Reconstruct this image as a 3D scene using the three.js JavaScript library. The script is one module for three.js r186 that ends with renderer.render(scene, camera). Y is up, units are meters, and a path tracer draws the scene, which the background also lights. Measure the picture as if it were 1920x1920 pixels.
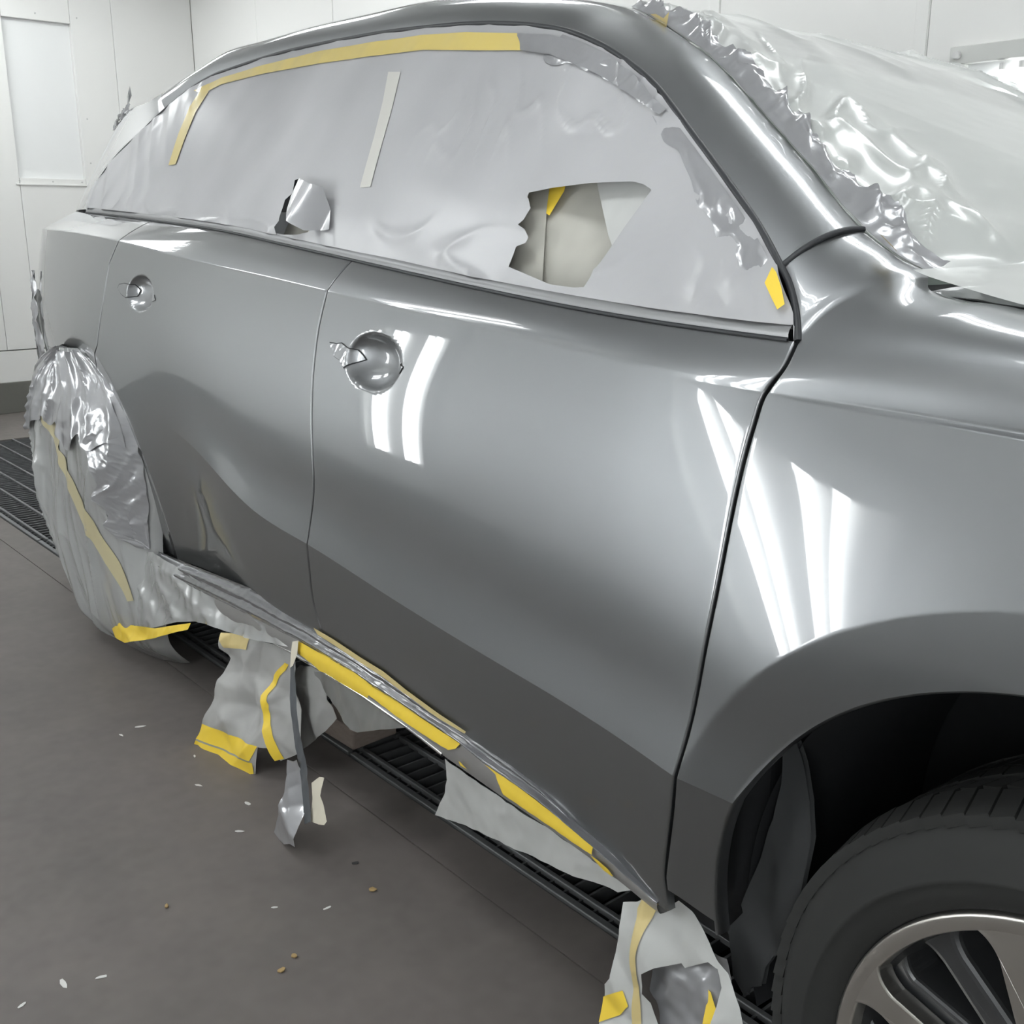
import * as THREE from 'three';
import { mergeGeometries } from 'three/addons/utils/BufferGeometryUtils.js';
import { RoundedBoxGeometry } from 'three/addons/geometries/RoundedBoxGeometry.js';
import { RectAreaLightUniformsLib } from 'three/addons/lights/RectAreaLightUniformsLib.js';
import { ImprovedNoise } from 'three/addons/math/ImprovedNoise.js';

// ---------------------------------------------------------------- camera, exposure
// x runs along the car (front wheel centre at x = 0, front towards +x), z towards the near side, y up, metres
const scene = new THREE.Scene();
scene.background = new THREE.Color(0x000000);
const camera = new THREE.PerspectiveCamera(2 * Math.atan(960 / 2000) * 180 / Math.PI, 1, 0.05, 60);
camera.position.set(0.3157, 1.2225, 1.7869);
{ const yaw = 0.944, pitch = 0.2634; camera.rotation.order = 'YXZ'; camera.rotation.set(-pitch, yaw, 0); }
const renderer = new THREE.WebGLRenderer({ antialias: true });
renderer.toneMapping = THREE.LinearToneMapping;
renderer.toneMappingExposure = 0.64;
renderer.shadowMap.enabled = true;
renderer.shadowMap.type = THREE.PCFSoftShadowMap;
RectAreaLightUniformsLib.init();
const TUBE_GLOW = 27, WALL_LIGHT = 1.0, CEILING_LIGHT = 3;      // fluorescent tubes, and the light of a whole fitting
const TUBE_COLOR = new THREE.Color(0.97, 1.0, 1.0);

// ---------------------------------------------------------------- the booth frame, turned a little against the car
const TH = 0.0777, CT = Math.cos(TH), ST = Math.sin(TH);
const booth = (x, y, z) => [x * CT + z * ST, y, -x * ST + z * CT];
const WALL_R = -1.712, WALL_L = 2.2, WALL_B = -7.41, WALL_F = 2.4, CEIL = 2.9;
// ---------------------------------------------------------------- helpers
const names = new Map();
function numbered(n) { const k = names.get(n) || 0; names.set(n, k + 1); return k ? n + '_' + String(k).padStart(3, '0') : n; }
const shade = o => { o.castShadow = true; o.receiveShadow = true; return o; };
function thing(name, label, category, pos = [0, 0, 0], turn = 0, group) {
  const o = new THREE.Group(); o.name = numbered(name); scene.add(o);
  o.position.set(...pos); o.rotation.y = turn; o.userData = { label, category };
  if (group) o.userData.group = group;
  return o;
}
function obj(name, geo, mat, parent, label) {
  const m = shade(new THREE.Mesh(Array.isArray(geo) ? mergeGeometries(geo) : geo, mat));
  m.name = parent ? name : numbered(name); (parent || scene).add(m);
  if (label) m.userData.label = label;
  return m;
}
function single(name, label, category, geo, mat, group) {
  const m = obj(name, geo, mat); m.userData = { label, category }; if (group) m.userData.group = group; return m;
}
function struct(name, geo, mat, parent) { const m = obj(name, geo, mat, parent); if (!parent) m.userData.kind = 'structure'; return m; }
let seed = 7; const rnd = () => { seed = (seed * 1664525 + 1013904223) >>> 0; return seed / 4294967296; };
const PN = new ImprovedNoise(); const noise = (x, y, z = 0) => PN.noise(x + 31.4, y + 17.7, z + 5.3);
const ridge = (x, y, z = 0) => 1 - Math.abs(noise(x, y, z)) * 2;
const lerp = (a, b, t) => a + (b - a) * t, clamp = (x, a, b) => Math.min(b, Math.max(a, x));
const sm = (a, b, x) => { const t = clamp((x - a) / (b - a), 0, 1); return t * t * (3 - 2 * t); };
class Spline {                                     // natural cubic spline through knots [x, y]
  constructor(k) {
    const n = k.length, x = k.map(q => q[0]), y = k.map(q => q[1]), a = new Array(n).fill(0), b = new Array(n).fill(1), c = new Array(n).fill(0), d = new Array(n).fill(0);
    for (let i = 1; i < n - 1; i++) { const h0 = x[i] - x[i - 1], h1 = x[i + 1] - x[i]; a[i] = h0; b[i] = 2 * (h0 + h1); c[i] = h1; d[i] = 6 * ((y[i + 1] - y[i]) / h1 - (y[i] - y[i - 1]) / h0); }
    for (let i = 1; i < n; i++) { const w = a[i] / b[i - 1]; b[i] -= w * c[i - 1]; d[i] -= w * d[i - 1]; }
    const m = new Array(n); m[n - 1] = d[n - 1] / b[n - 1]; for (let i = n - 2; i >= 0; i--) m[i] = (d[i] - c[i] * m[i + 1]) / b[i];
    this.x = x; this.y = y; this.m = m; this.n = n;
  }
  at(v) {
    const { x, y, m, n } = this; v = clamp(v, x[0], x[n - 1]); let i = 0; while (i < n - 2 && v > x[i + 1]) i++;
    const h = x[i + 1] - x[i], a = (x[i + 1] - v) / h, b = (v - x[i]) / h;
    return a * y[i] + b * y[i + 1] + ((a * a * a - a) * m[i] + (b * b * b - b) * m[i + 1]) * h * h / 6;
  }
}
const spl = k => { const s = new Spline(k); return v => s.at(v); };
const lin = k => v => { if (v <= k[0][0]) return k[0][1]; for (let i = 1; i < k.length; i++) if (v <= k[i][0]) return lerp(k[i - 1][1], k[i][1], (v - k[i - 1][0]) / (k[i][0] - k[i - 1][0])); return k[k.length - 1][1]; };
// curve through 3D points, evaluated at 0..1 by arc length
function curve(pts, tension = 'centripetal') { const c = new THREE.CatmullRomCurve3(pts.map(q => new THREE.Vector3(...q)), false, tension); c.arcLengthDivisions = 600; return t => { const v = c.getPointAt(clamp(t, 0, 1)); return [v.x, v.y, v.z]; }; }
function grid(nu, nv, f, uvf) {                    // f(u, v) -> [x, y, z]
  const pos = [], uv = [], idx = [];
  for (let j = 0; j <= nv; j++) for (let i = 0; i <= nu; i++) { const q = f(i / nu, j / nv, i, j); pos.push(...q); uv.push(...(uvf ? uvf(i / nu, j / nv, q) : [q[0], q[1]])); }
  for (let j = 0; j < nv; j++) for (let i = 0; i < nu; i++) { const a = j * (nu + 1) + i, b = a + 1, c = a + nu + 1, d = c + 1; idx.push(a, b, d, a, d, c); }
  const g = new THREE.BufferGeometry(); g.setAttribute('position', new THREE.Float32BufferAttribute(pos, 3)); g.setAttribute('uv', new THREE.Float32BufferAttribute(uv, 2)); g.setIndex(idx); g.computeVertexNormals(); return g;
}
function mirrored(g) {                             // the same panel on the far side of the car
  const m = g.clone(), p = m.attributes.position; for (let i = 0; i < p.count; i++) p.setZ(i, -p.getZ(i));
  const ix = Array.from(m.index.array); for (let i = 0; i < ix.length; i += 3) { const t = ix[i]; ix[i] = ix[i + 1]; ix[i + 1] = t; } m.setIndex(ix); m.computeVertexNormals(); return m;
}
function inPoly(p, x, y) { let c = false; for (let i = 0, j = p.length - 1; i < p.length; j = i++) { const [a, b] = p[i], [d, e] = p[j]; if ((b > y) !== (e > y) && x < (d - a) * (y - b) / (e - b) + a) c = !c; } return c; }
function nearest(p, x, y) {                        // nearest point of a polygon's outline
  let best = 1e9, q = [x, y];
  for (let i = 0; i < p.length; i++) { const [a, b] = p[i], [c, d] = p[(i + 1) % p.length], L = (c - a) ** 2 + (d - b) ** 2 || 1e-12, t = clamp(((x - a) * (c - a) + (y - b) * (d - b)) / L, 0, 1), u = a + t * (c - a), v = b + t * (d - b), e = (u - x) ** 2 + (v - y) ** 2; if (e < best) { best = e; q = [u, v]; } }
  return [q[0], q[1], Math.sqrt(best)];
}
// fills an outline with a fine grid whose rim follows the outline; place(s, t) -> [x, y, z]
function fill(poly, cell, place, holes = []) {
  const xs = poly.map(q => q[0]), ys = poly.map(q => q[1]), x0 = Math.min(...xs) - cell, y0 = Math.min(...ys) - cell, nx = Math.ceil((Math.max(...xs) + cell - x0) / cell), ny = Math.ceil((Math.max(...ys) + cell - y0) / cell);
  const all = [poly, ...holes], P = [], ins = [];
  for (let j = 0; j <= ny; j++) for (let i = 0; i <= nx; i++) {
    let x = x0 + i * cell, y = y0 + j * cell, inside = inPoly(poly, x, y) && !holes.some(h => inPoly(h, x, y)), best = null;
    for (const q of all) { const n = nearest(q, x, y); if (!best || n[2] < best[2]) best = n; }
    if (!inside || best[2] < cell * 0.3) { x = best[0]; y = best[1]; }
    P.push([x, y]); ins.push(inside && best[2] >= cell * 0.3);
  }
  for (const q of all) for (const c of q) {            // a grid point on the rim moves into each corner of the outline
    let at = -1, d = cell * 1.2; const i0 = Math.round((c[0] - x0) / cell), j0 = Math.round((c[1] - y0) / cell);
    for (let j = Math.max(0, j0 - 2); j <= Math.min(ny, j0 + 2); j++) for (let i = Math.max(0, i0 - 2); i <= Math.min(nx, i0 + 2); i++) { const k = j * (nx + 1) + i; if (ins[k]) continue; const e = Math.hypot(P[k][0] - c[0], P[k][1] - c[1]); if (e < d) { d = e; at = k; } }
    if (at >= 0) P[at] = [c[0], c[1]];
  }
  const pos = [], uv = [], idx = []; for (const [x, y] of P) { pos.push(...place(x, y)); uv.push(x, y); }
  const keep = (a, b, c) => { if (!ins[a] && !ins[b] && !ins[c]) { const x = (P[a][0] + P[b][0] + P[c][0]) / 3, y = (P[a][1] + P[b][1] + P[c][1]) / 3; if (!inPoly(poly, x, y) || holes.some(h => inPoly(h, x, y))) return false; } return Math.abs((P[b][0] - P[a][0]) * (P[c][1] - P[a][1]) - (P[c][0] - P[a][0]) * (P[b][1] - P[a][1])) > 1e-9; };
  for (let j = 0; j < ny; j++) for (let i = 0; i < nx; i++) {
    const a = j * (nx + 1) + i, b = a + 1, c = a + nx + 1, d = c + 1;
    if (keep(a, b, d)) idx.push(a, b, d); if (keep(a, d, c)) idx.push(a, d, c);
  }
  const map = new Map(), p2 = [], u2 = [], ix = []; for (const k of idx) { if (!map.has(k)) { map.set(k, map.size); p2.push(pos[3 * k], pos[3 * k + 1], pos[3 * k + 2]); u2.push(uv[2 * k], uv[2 * k + 1]); } ix.push(map.get(k)); }
  const g = new THREE.BufferGeometry(); g.setAttribute('position', new THREE.Float32BufferAttribute(p2, 3)); g.setAttribute('uv', new THREE.Float32BufferAttribute(u2, 2)); g.setIndex(ix); g.computeVertexNormals(); return g;
}
// a crumpled sheet in its own plane: o origin, a and b its axes
function sheet(s, cell, bump = () => 0, lift = 0) {
  const o = new THREE.Vector3(...s.o), a = new THREE.Vector3(...s.a), b = new THREE.Vector3(...s.b), n = new THREE.Vector3().crossVectors(a, b);
  return fill(s.poly, cell, (x, y) => { const v = o.clone().addScaledVector(a, x).addScaledVector(b, y).addScaledVector(n, bump(x, y) + lift); return [v.x, v.y, v.z]; }, s.holes || []);
}
const box = (w, h, d, x, y, z) => new THREE.BoxGeometry(w, h, d).translate(x, y, z);
const rbox = (w, h, d, r, x, y, z) => new RoundedBoxGeometry(w, h, d, 2, r).translate(x, y, z);
function tex(n, f, srgb, repeat) {                 // square texture from f(x, y) in 0..1 -> [r, g, b] in 0..1, wrapping
  const a = new Uint8Array(n * n * 4); for (let j = 0; j < n; j++) for (let i = 0; i < n; i++) { const c = f(i / n, j / n), k = (j * n + i) * 4; for (let q = 0; q < 3; q++) a[k + q] = clamp(Math.round(255 * c[q]), 0, 255); a[k + 3] = 255; }
  const t = new THREE.DataTexture(a, n, n); t.magFilter = THREE.LinearFilter; t.minFilter = THREE.LinearMipmapLinearFilter; t.generateMipmaps = true; t.wrapS = t.wrapT = THREE.RepeatWrapping; if (srgb) t.colorSpace = THREE.SRGBColorSpace; if (repeat) t.repeat.set(repeat, repeat); t.needsUpdate = true; return t;
}
// noise that wraps at 1
function wn(x, y, f, s = 0) { const w = (a, b) => noise(a * f, b * f, s); const u = x, v = y; return w(x, y) * (1 - u) * (1 - v) + w(x - 1, y) * u * (1 - v) + w(x, y - 1) * (1 - u) * v + w(x - 1, y - 1) * u * v; }
const PM = (o) => new THREE.MeshPhysicalMaterial(o), SMt = (o) => new THREE.MeshStandardMaterial(o);

// ---------------------------------------------------------------- materials
const rgb = (r, g, b) => new THREE.Color().setRGB(r, g, b);
const crinkle = tex(512, (x, y) => { const v = 0.5 + 0.55 * wn(x, y, 6, 1) + 0.35 * wn(x, y, 14, 2) + 0.2 * wn(x, y, 34, 3); return [v, v, v]; });
const orange = tex(256, (x, y) => { const v = 0.5 + 0.5 * wn(x, y, 40, 9); return [v, v, v]; });
const floorTex = tex(1024, (x, y) => { const a = wn(x, y, 5, 1), b = wn(x, y, 17, 2), c = wn(x, y, 60, 3), d = wn(x, y, 110, 7), v = 0.80 + 0.09 * a + 0.06 * b + 0.05 * c + 0.03 * d; return [v + 0.012 * a, v - 0.014, v - 0.024 - 0.01 * b]; }, true);
const paperTex = tex(256, (x, y) => { const v = 0.92 + 0.07 * wn(x, y, 8, 5) + 0.04 * wn(x, y, 40, 6); return [v, v, v]; }, true);
const sprayTex = tex(512, (x, y) => { const a = wn(x, y, 3, 8) + 0.5 * wn(x, y, 8, 9), v = 0.86 + 0.12 * a; return [v, v, v * 1.01]; }, true);
const M = {
  paint: PM({ color: rgb(0.215, 0.222, 0.232), metalness: 1, roughness: 0.42, clearcoat: 1, clearcoatRoughness: 0.015 }),
  jamb: SMt({ color: rgb(0.05, 0.052, 0.056), roughness: 0.6 }),
  dark: SMt({ color: rgb(0.012, 0.013, 0.015), roughness: 0.75 }),
  plastic: SMt({ color: rgb(0.034, 0.036, 0.038), roughness: 0.7 }),
  rubber: SMt({ color: rgb(0.013, 0.0135, 0.013), roughness: 0.8 }),
  gasket: SMt({ color: rgb(0.02, 0.022, 0.026), roughness: 0.5 }),
  machined: PM({ color: rgb(0.62, 0.60, 0.57), metalness: 1, roughness: 0.33 }),
  pocket: PM({ color: rgb(0.055, 0.057, 0.06), metalness: 0.6, roughness: 0.42, clearcoat: 0.6, clearcoatRoughness: 0.15 }),
  trim: PM({ color: rgb(0.34, 0.335, 0.33), metalness: 0.55, roughness: 0.42 }),
  chrome: PM({ color: rgb(0.8, 0.8, 0.8), metalness: 1, roughness: 0.12 }),
  wall: PM({ color: rgb(0.80, 0.80, 0.785), roughness: 0.42, clearcoat: 0.2, clearcoatRoughness: 0.3 }),
  wallPanel: PM({ color: rgb(0.80, 0.81, 0.81), roughness: 0.4 }),
  seam: SMt({ color: rgb(0.42, 0.42, 0.41), roughness: 0.7 }),
  ceiling: SMt({ color: rgb(0.5, 0.5, 0.5), roughness: 0.9 }),
  base: SMt({ color: rgb(0.13, 0.13, 0.115), roughness: 0.6 }),
  floor: SMt({ color: rgb(0.228, 0.212, 0.204), roughness: 0.62, map: floorTex }),
  pit: SMt({ color: rgb(0.03, 0.03, 0.03), roughness: 0.9 }),
  steel: SMt({ color: rgb(0.16, 0.165, 0.17), metalness: 0.5, roughness: 0.5 }),
  lampFrame: PM({ color: rgb(0.60, 0.61, 0.59), roughness: 0.4 }),
  reflector: SMt({ color: rgb(0.85, 0.86, 0.86), roughness: 0.4 }),
  glass: PM({ color: rgb(1, 1, 1), roughness: 0, transmission: 1, thickness: 0, ior: 1.45 }),
  tube: SMt({ color: rgb(0.9, 0.9, 0.9), emissive: TUBE_COLOR, emissiveIntensity: TUBE_GLOW }),
  cap: SMt({ color: rgb(0.6, 0.6, 0.6), metalness: 0.8, roughness: 0.4 }),
  film: PM({ color: rgb(0.56, 0.562, 0.57), metalness: 0.1, roughness: 0.55, clearcoat: 0.3, clearcoatRoughness: 0.16, map: sprayTex, bumpMap: crinkle, bumpScale: 0.0015, side: THREE.DoubleSide }),
  filmShiny: PM({ color: rgb(0.46, 0.464, 0.475), metalness: 0.35, roughness: 0.3, clearcoat: 0.9, clearcoatRoughness: 0.07, map: sprayTex, bumpMap: crinkle, bumpScale: 0.002, side: THREE.DoubleSide }),
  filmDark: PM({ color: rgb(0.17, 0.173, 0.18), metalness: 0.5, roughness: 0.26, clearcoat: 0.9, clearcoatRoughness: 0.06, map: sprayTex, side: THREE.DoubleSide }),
  beltTrim: PM({ color: rgb(0.26, 0.262, 0.27), metalness: 0.5, roughness: 0.4 }),
  filmClear: PM({ color: rgb(0.80, 0.82, 0.81), roughness: 0.3, transmission: 0.4, thickness: 0, ior: 1.5, clearcoat: 0.7, clearcoatRoughness: 0.1, bumpMap: crinkle, bumpScale: 0.0015, side: THREE.DoubleSide }),
  filmBag: PM({ color: rgb(0.58, 0.59, 0.59), roughness: 0.26, transmission: 0.4, thickness: 0, ior: 1.5, clearcoat: 1, clearcoatRoughness: 0.12, bumpMap: crinkle, bumpScale: 0.003, side: THREE.DoubleSide }),
  windscreen: PM({ color: rgb(0.30, 0.35, 0.32), roughness: 0.08, metalness: 0.0, clearcoat: 1, clearcoatRoughness: 0.02 }),
  tape: PM({ color: rgb(0.80, 0.575, 0.055), roughness: 0.5, side: THREE.DoubleSide }),
  tapeFilm: PM({ color: rgb(0.66, 0.52, 0.14), roughness: 0.4, clearcoat: 0.8, clearcoatRoughness: 0.1, bumpMap: crinkle, bumpScale: 0.003, side: THREE.DoubleSide }),
  tapeFaint: PM({ color: rgb(0.555, 0.548, 0.515), roughness: 0.5, side: THREE.DoubleSide }),
  tapePale: PM({ color: rgb(0.58, 0.47, 0.22), roughness: 0.55, side: THREE.DoubleSide }),
  tapeBag: PM({ color: rgb(0.47, 0.42, 0.26), roughness: 0.45, clearcoat: 0.5, clearcoatRoughness: 0.15, side: THREE.DoubleSide }),
  tapeBack: PM({ color: rgb(0.62, 0.58, 0.48), roughness: 0.6, side: THREE.DoubleSide }),
  paper: PM({ color: rgb(0.42, 0.42, 0.41), roughness: 0.6, map: paperTex, side: THREE.DoubleSide }),
  paperLight: PM({ color: rgb(0.60, 0.61, 0.60), roughness: 0.5, map: paperTex, side: THREE.DoubleSide }),
  paperWarm: PM({ color: rgb(0.56, 0.55, 0.50), roughness: 0.6, map: paperTex, side: THREE.DoubleSide }),
  stripDark: PM({ color: rgb(0.075, 0.082, 0.09), roughness: 0.35, side: THREE.DoubleSide }),
  paperDark: PM({ color: rgb(0.24, 0.24, 0.235), roughness: 0.45, clearcoat: 0.3, clearcoatRoughness: 0.2, map: paperTex, side: THREE.DoubleSide }),
  concrete: SMt({ color: rgb(0.40, 0.33, 0.29), roughness: 0.9, map: paperTex }),
  blueTape: PM({ color: rgb(0.12, 0.26, 0.34), roughness: 0.5, side: THREE.DoubleSide }),
  fleckWhite: SMt({ color: rgb(0.7, 0.7, 0.68), roughness: 0.6 }), fleckTan: SMt({ color: rgb(0.36, 0.25, 0.11), roughness: 0.6 }), fleckDark: SMt({ color: rgb(0.05, 0.05, 0.05), roughness: 0.6 }),
};

// ---------------------------------------------------------------- the booth
{
  const T = 0.1, L = WALL_F - WALL_B, W = WALL_L - WALL_R, cx = (WALL_F + WALL_B) / 2, cz = (WALL_L + WALL_R) / 2;
  const turned = m => { m.rotation.y = TH; return m; };
  // floor slabs round the extraction pit
  const GZ0 = -0.11, GZ1 = 0.612, GX0 = -6.45, GX1 = 1.2;
  const slab = (x0, x1, z0, z1) => box(x1 - x0, 0.12, z1 - z0, (x0 + x1) / 2, -0.06, (z0 + z1) / 2);
  const seamZ = 0.71;
  const fl = [slab(WALL_B - T, WALL_F + T, seamZ + 0.0015, WALL_L + T), slab(WALL_B - T, WALL_F + T, GZ1, seamZ - 0.0015), slab(WALL_B - T, WALL_F + T, WALL_R - T, GZ0), slab(WALL_B - T, GX0, GZ0, GZ1), slab(GX1, WALL_F + T, GZ0, GZ1)];
  for (const g of fl) { const p = g.attributes.position, u = g.attributes.uv; for (let i = 0; i < p.count; i++) u.setXY(i, p.getX(i) / 2.1, p.getZ(i) / 2.1); }
  const floor = turned(struct('floor', fl, M.floor));
  struct('pit_lining', [box(GX1 - GX0, 0.02, GZ1 - GZ0, (GX0 + GX1) / 2, -0.62, (GZ0 + GZ1) / 2), box(GX1 - GX0, 0.5, 0.02, (GX0 + GX1) / 2, -0.37, GZ1 + 0.01), box(GX1 - GX0, 0.5, 0.02, (GX0 + GX1) / 2, -0.37, GZ0 - 0.01), box(0.02, 0.5, GZ1 - GZ0, GX0 - 0.01, -0.37, (GZ0 + GZ1) / 2), box(0.02, 0.5, GZ1 - GZ0, GX1 + 0.01, -0.37, (GZ0 + GZ1) / 2), box(L, 0.02, 0.02, cx, -0.1, seamZ)], M.pit, floor);
  // side wall panels with open joints in front of a backing
  const sideWall = (name, z, dir, joints, cut) => {
    const w = turned(struct(name, box(L + 2 * T, CEIL + T, T * 0.5, cx, CEIL / 2, z + dir * 0.075), M.seam));
    for (let i = 0; i < joints.length - 1; i++) { const a = joints[i] + 0.001, b = joints[i + 1] - 0.001; obj('panel', rbox(b - a, CEIL, 0.05, 0.003, (a + b) / 2, CEIL / 2, z + dir * 0.025), M.wall, w); }
    return w;
  };
  const wr = sideWall('wall_right', WALL_R, -1, [WALL_B, -6.47, -5.545, -4.62, -3.66, -2.72, -1.84, -0.92, 0, 0.92, 1.66, WALL_F]);
  for (const x of [-5.545, -2.72, -1.84]) obj('joint_strip', rbox(0.045, CEIL, 0.006, 0.002, x - 0.026, CEIL / 2, WALL_R + 0.001), M.wall, wr);
  sideWall('wall_left', WALL_L, 1, [WALL_B, -6.47, -5.545, -4.62, -3.66, -2.72, -1.84, -0.92, 0, 0.92, 1.66, WALL_F]);
  // rear wall: panels round a recessed access hatch
  const rw = turned(struct('wall_rear', box(0.05, CEIL + T, W + 2 * T, WALL_B - 0.075, CEIL / 2, cz), M.seam));
  const rp = (z0, z1, y0, y1, mat = M.wall) => obj('panel', rbox(0.05, y1 - y0 - 0.002, z1 - z0 - 0.002, 0.0025, WALL_B - 0.025, (y0 + y1) / 2, (z0 + z1) / 2), mat, rw);
  rp(WALL_R, -1.15, 0, CEIL); rp(-1.15, -0.875, 0.415, CEIL); rp(-0.875, -0.45, 2.48, CEIL); rp(-0.875, -0.45, 0.415, 1.515); rp(-0.45, -0.25, 0.415, CEIL); rp(-0.25, 0.7, 0.415, CEIL); rp(0.7, 1.5, 0.415, CEIL); rp(1.5, WALL_L, 0.415, CEIL); rp(-1.15, WALL_L, 0, 0.41);
  obj('hatch_panel', box(0.01, 0.965, 0.425, WALL_B - 0.040, 1.9975, -0.6625), M.wallPanel, rw, 'flush white hatch panel set back in the wall');
  obj('hatch_sill', rbox(0.012, 0.012, 0.48, 0.003, WALL_B + 0.004, 1.475, -0.665), M.wall, rw);
  for (const [y, z] of [[1.495, -0.45], [1.495, -0.66], [1.495, -0.85], [2.52, -0.66], [2.52, -0.92], [1.62, -0.92], [1.9, -0.925]]) obj('screw', new THREE.CylinderGeometry(0.005, 0.005, 0.004, 10).rotateZ(Math.PI / 2).translate(WALL_B + 0.002, y, z), M.cap, rw);
  turned(struct('baseboard_rear', rbox(0.02, 0.205, W, 0.004, WALL_B + 0.01, 0.1025, cz), M.base));
  turned(struct('baseboard_right', rbox(L, 0.205, 0.02, 0.004, cx, 0.1025, WALL_R + 0.01), M.base));
  turned(struct('baseboard_left', rbox(L, 0.205, 0.02, 0.004, cx, 0.1025, WALL_L - 0.01), M.base));
  turned(struct('wall_front', box(T, CEIL + T, W + 2 * T, WALL_F + T / 2, CEIL / 2, cz), M.wall));
  turned(struct('ceiling', box(L + 2 * T, T, W + 2 * T, cx, CEIL + T / 2, cz), M.ceiling));

  // floor grates: one thing per grate, each bar a piece
  const rails = [0.567, 0.462, 0.358, 0.254, 0.15, 0.046, -0.058], railW = 0.012;
  const gl = ['dark steel floor grate under the front end of the car', 'dark steel floor grate below the torn paper under the front door', 'dark steel floor grate below the rear door, behind the crumpled paper', 'dark steel floor grate under the rear axle and bagged wheel', 'steel floor grate behind the rear bumper', 'steel floor grate farthest back, ending before the rear wall'];
  const spans = [[-0.62, 0.6], [-1.83, -0.63], [-3.0, -1.84], [-4.15, -3.01], [-5.3, -4.16], [-6.44, -5.31]];
  const barGeo = new THREE.BoxGeometry(0.005, 0.03, 0.69), gs = M.steel;
  spans.forEach(([x0, x1], k) => {
    const t = thing('floor_grate', gl[k], 'grate', booth((x0 + x1) / 2, 0, 0.25), TH, 'floor grates over the pit'), l = x1 - x0;
    obj('edge_bar', rbox(l, 0.036, 0.016, 0.003, 0, -0.012, 0.35), gs, t); obj('edge_bar', rbox(l, 0.036, 0.016, 0.003, 0, -0.012, -0.35), gs, t);
    for (const z of rails) obj('long_bar', rbox(l, 0.014, railW, 0.003, 0, -0.003, z - 0.25), gs, t);
    const n = Math.floor(l / 0.04);
    for (let i = 0; i <= n; i++) { const b = obj('cross_bar', barGeo, gs, t); b.position.set(-l / 2 + (l - n * 0.04) / 2 + i * 0.04, -0.018, 0); }
  });
  single('concrete_block', 'rough concrete block with rusty end lying across the grate joint', 'block', new RoundedBoxGeometry(0.16, 0.055, 0.13, 2, 0.006), M.concrete).position.set(...booth(-1.915, 0.034, 0.535));
  scene.getObjectByName('concrete_block').rotation.y = TH + 0.04;

  // light fittings: framed glass boxes with two pairs of tubes
  const up = new THREE.Vector3(0, 1, 0);
  function fitting(pos, dir, axis, len, label, group, strength, spread = 0.1) {
    const t = thing('light_fitting', label, 'light', booth(...pos), 0, group);
    const z = new THREE.Vector3(...booth(...dir)).normalize(), y = new THREE.Vector3(...booth(...axis)).normalize(), x = new THREE.Vector3().crossVectors(y, z);
    t.quaternion.setFromRotationMatrix(new THREE.Matrix4().makeBasis(x, y, z));
    const w = 0.62, h = 1.55, f = 0.055, dp = 0.03;
    obj('frame', [rbox(w, f, dp, 0.004, 0, h / 2 - f / 2, dp / 2), rbox(w, f, dp, 0.004, 0, -h / 2 + f / 2, dp / 2), rbox(f, h - 2 * f, dp, 0.004, w / 2 - f / 2, 0, dp / 2), rbox(f, h - 2 * f, dp, 0.004, -w / 2 + f / 2, 0, dp / 2)], M.lampFrame, t);
    obj('reflector', box(w - 2 * f, h - 2 * f, 0.004, 0, 0, 0.003), M.reflector, t);
    for (const sx of [-1, 1]) for (const sy of [-1, 1]) obj('clamp_nut', new THREE.CylinderGeometry(0.011, 0.014, 0.014, 12).rotateX(Math.PI / 2).translate(sx * (w / 2 - f / 2), sy * (h / 2 - f / 2), dp + 0.006), M.cap, t);
    for (const tx of [-spread - 0.03, -spread + 0.03, spread - 0.03, spread + 0.03]) { const b = obj('tube', new THREE.CylinderGeometry(0.0108, 0.0108, len, 10, 1).translate(tx, 0, 0.022), M.tube, t); for (const e of [-1, 1]) obj('tube_cap', new THREE.CylinderGeometry(0.0125, 0.0125, 0.02, 10).translate(tx, e * (len / 2 + 0.01), 0.022), M.cap, b); }
    const l = new THREE.RectAreaLight(TUBE_COLOR, strength, w - 2 * f, len); l.position.set(0, 0, 0.045); l.rotation.y = Math.PI; l.name = 'panel_light'; t.add(l);
    return t;
  }
  const wl = 1.0;
  [-3.78, -1.69, 0.4].forEach((x, i) => fitting([x, 1.0, WALL_L - 0.001], [0, 0, -1], [0, 1, 0], wl, ['upright light fitting on the near side wall, mirrored beside the front door handle', 'upright light fitting on the near side wall, mirrored in the front fender', 'upright light fitting on the near side wall beside the bonnet'][i], 'upright wall lights', WALL_LIGHT, [0.135, 0.088, 0.1][i]));
  [-1.43, 0.75].forEach((x, i) => fitting([x, 1.0, WALL_R + 0.001], [0, 0, 1], [0, 1, 0], 1.38, ['framed lit fitting on the far wall above the wrapped windscreen', 'upright light fitting on the far wall beyond the bonnet'][i], 'upright wall lights', WALL_LIGHT));
  fitting([-6.7, CEIL - 0.001, 0.3], [0, -1, 0], [1, 0, 0], wl, 'ceiling light in the middle of the booth near the rear wall', 'ceiling lights', CEILING_LIGHT * 1.5);
  [-5.6, -4.0, -0.8, 0.8].forEach((x, i) => fitting([x, CEIL - 0.12, 1.72], [0, -1, -0.4], [1, 0, 0], wl, ['rearmost', 'second from the rear', 'second from the front', 'foremost'][i] + ' sloping ceiling light over the near side wall', 'sloping ceiling lights', CEILING_LIGHT));
  [-6.3, -4.6, -2.9, -0.95, 0.9].forEach((x, i) => fitting([x, CEIL - 0.001, -0.55], [0, -1, 0], [1, 0, 0], wl, ['rearmost', 'second', 'third', 'fourth', 'foremost'][i] + ' flush ceiling light on the far side of the booth', 'flush ceiling lights', CEILING_LIGHT * (i < 2 ? 1.15 : 1)));
}
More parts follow.
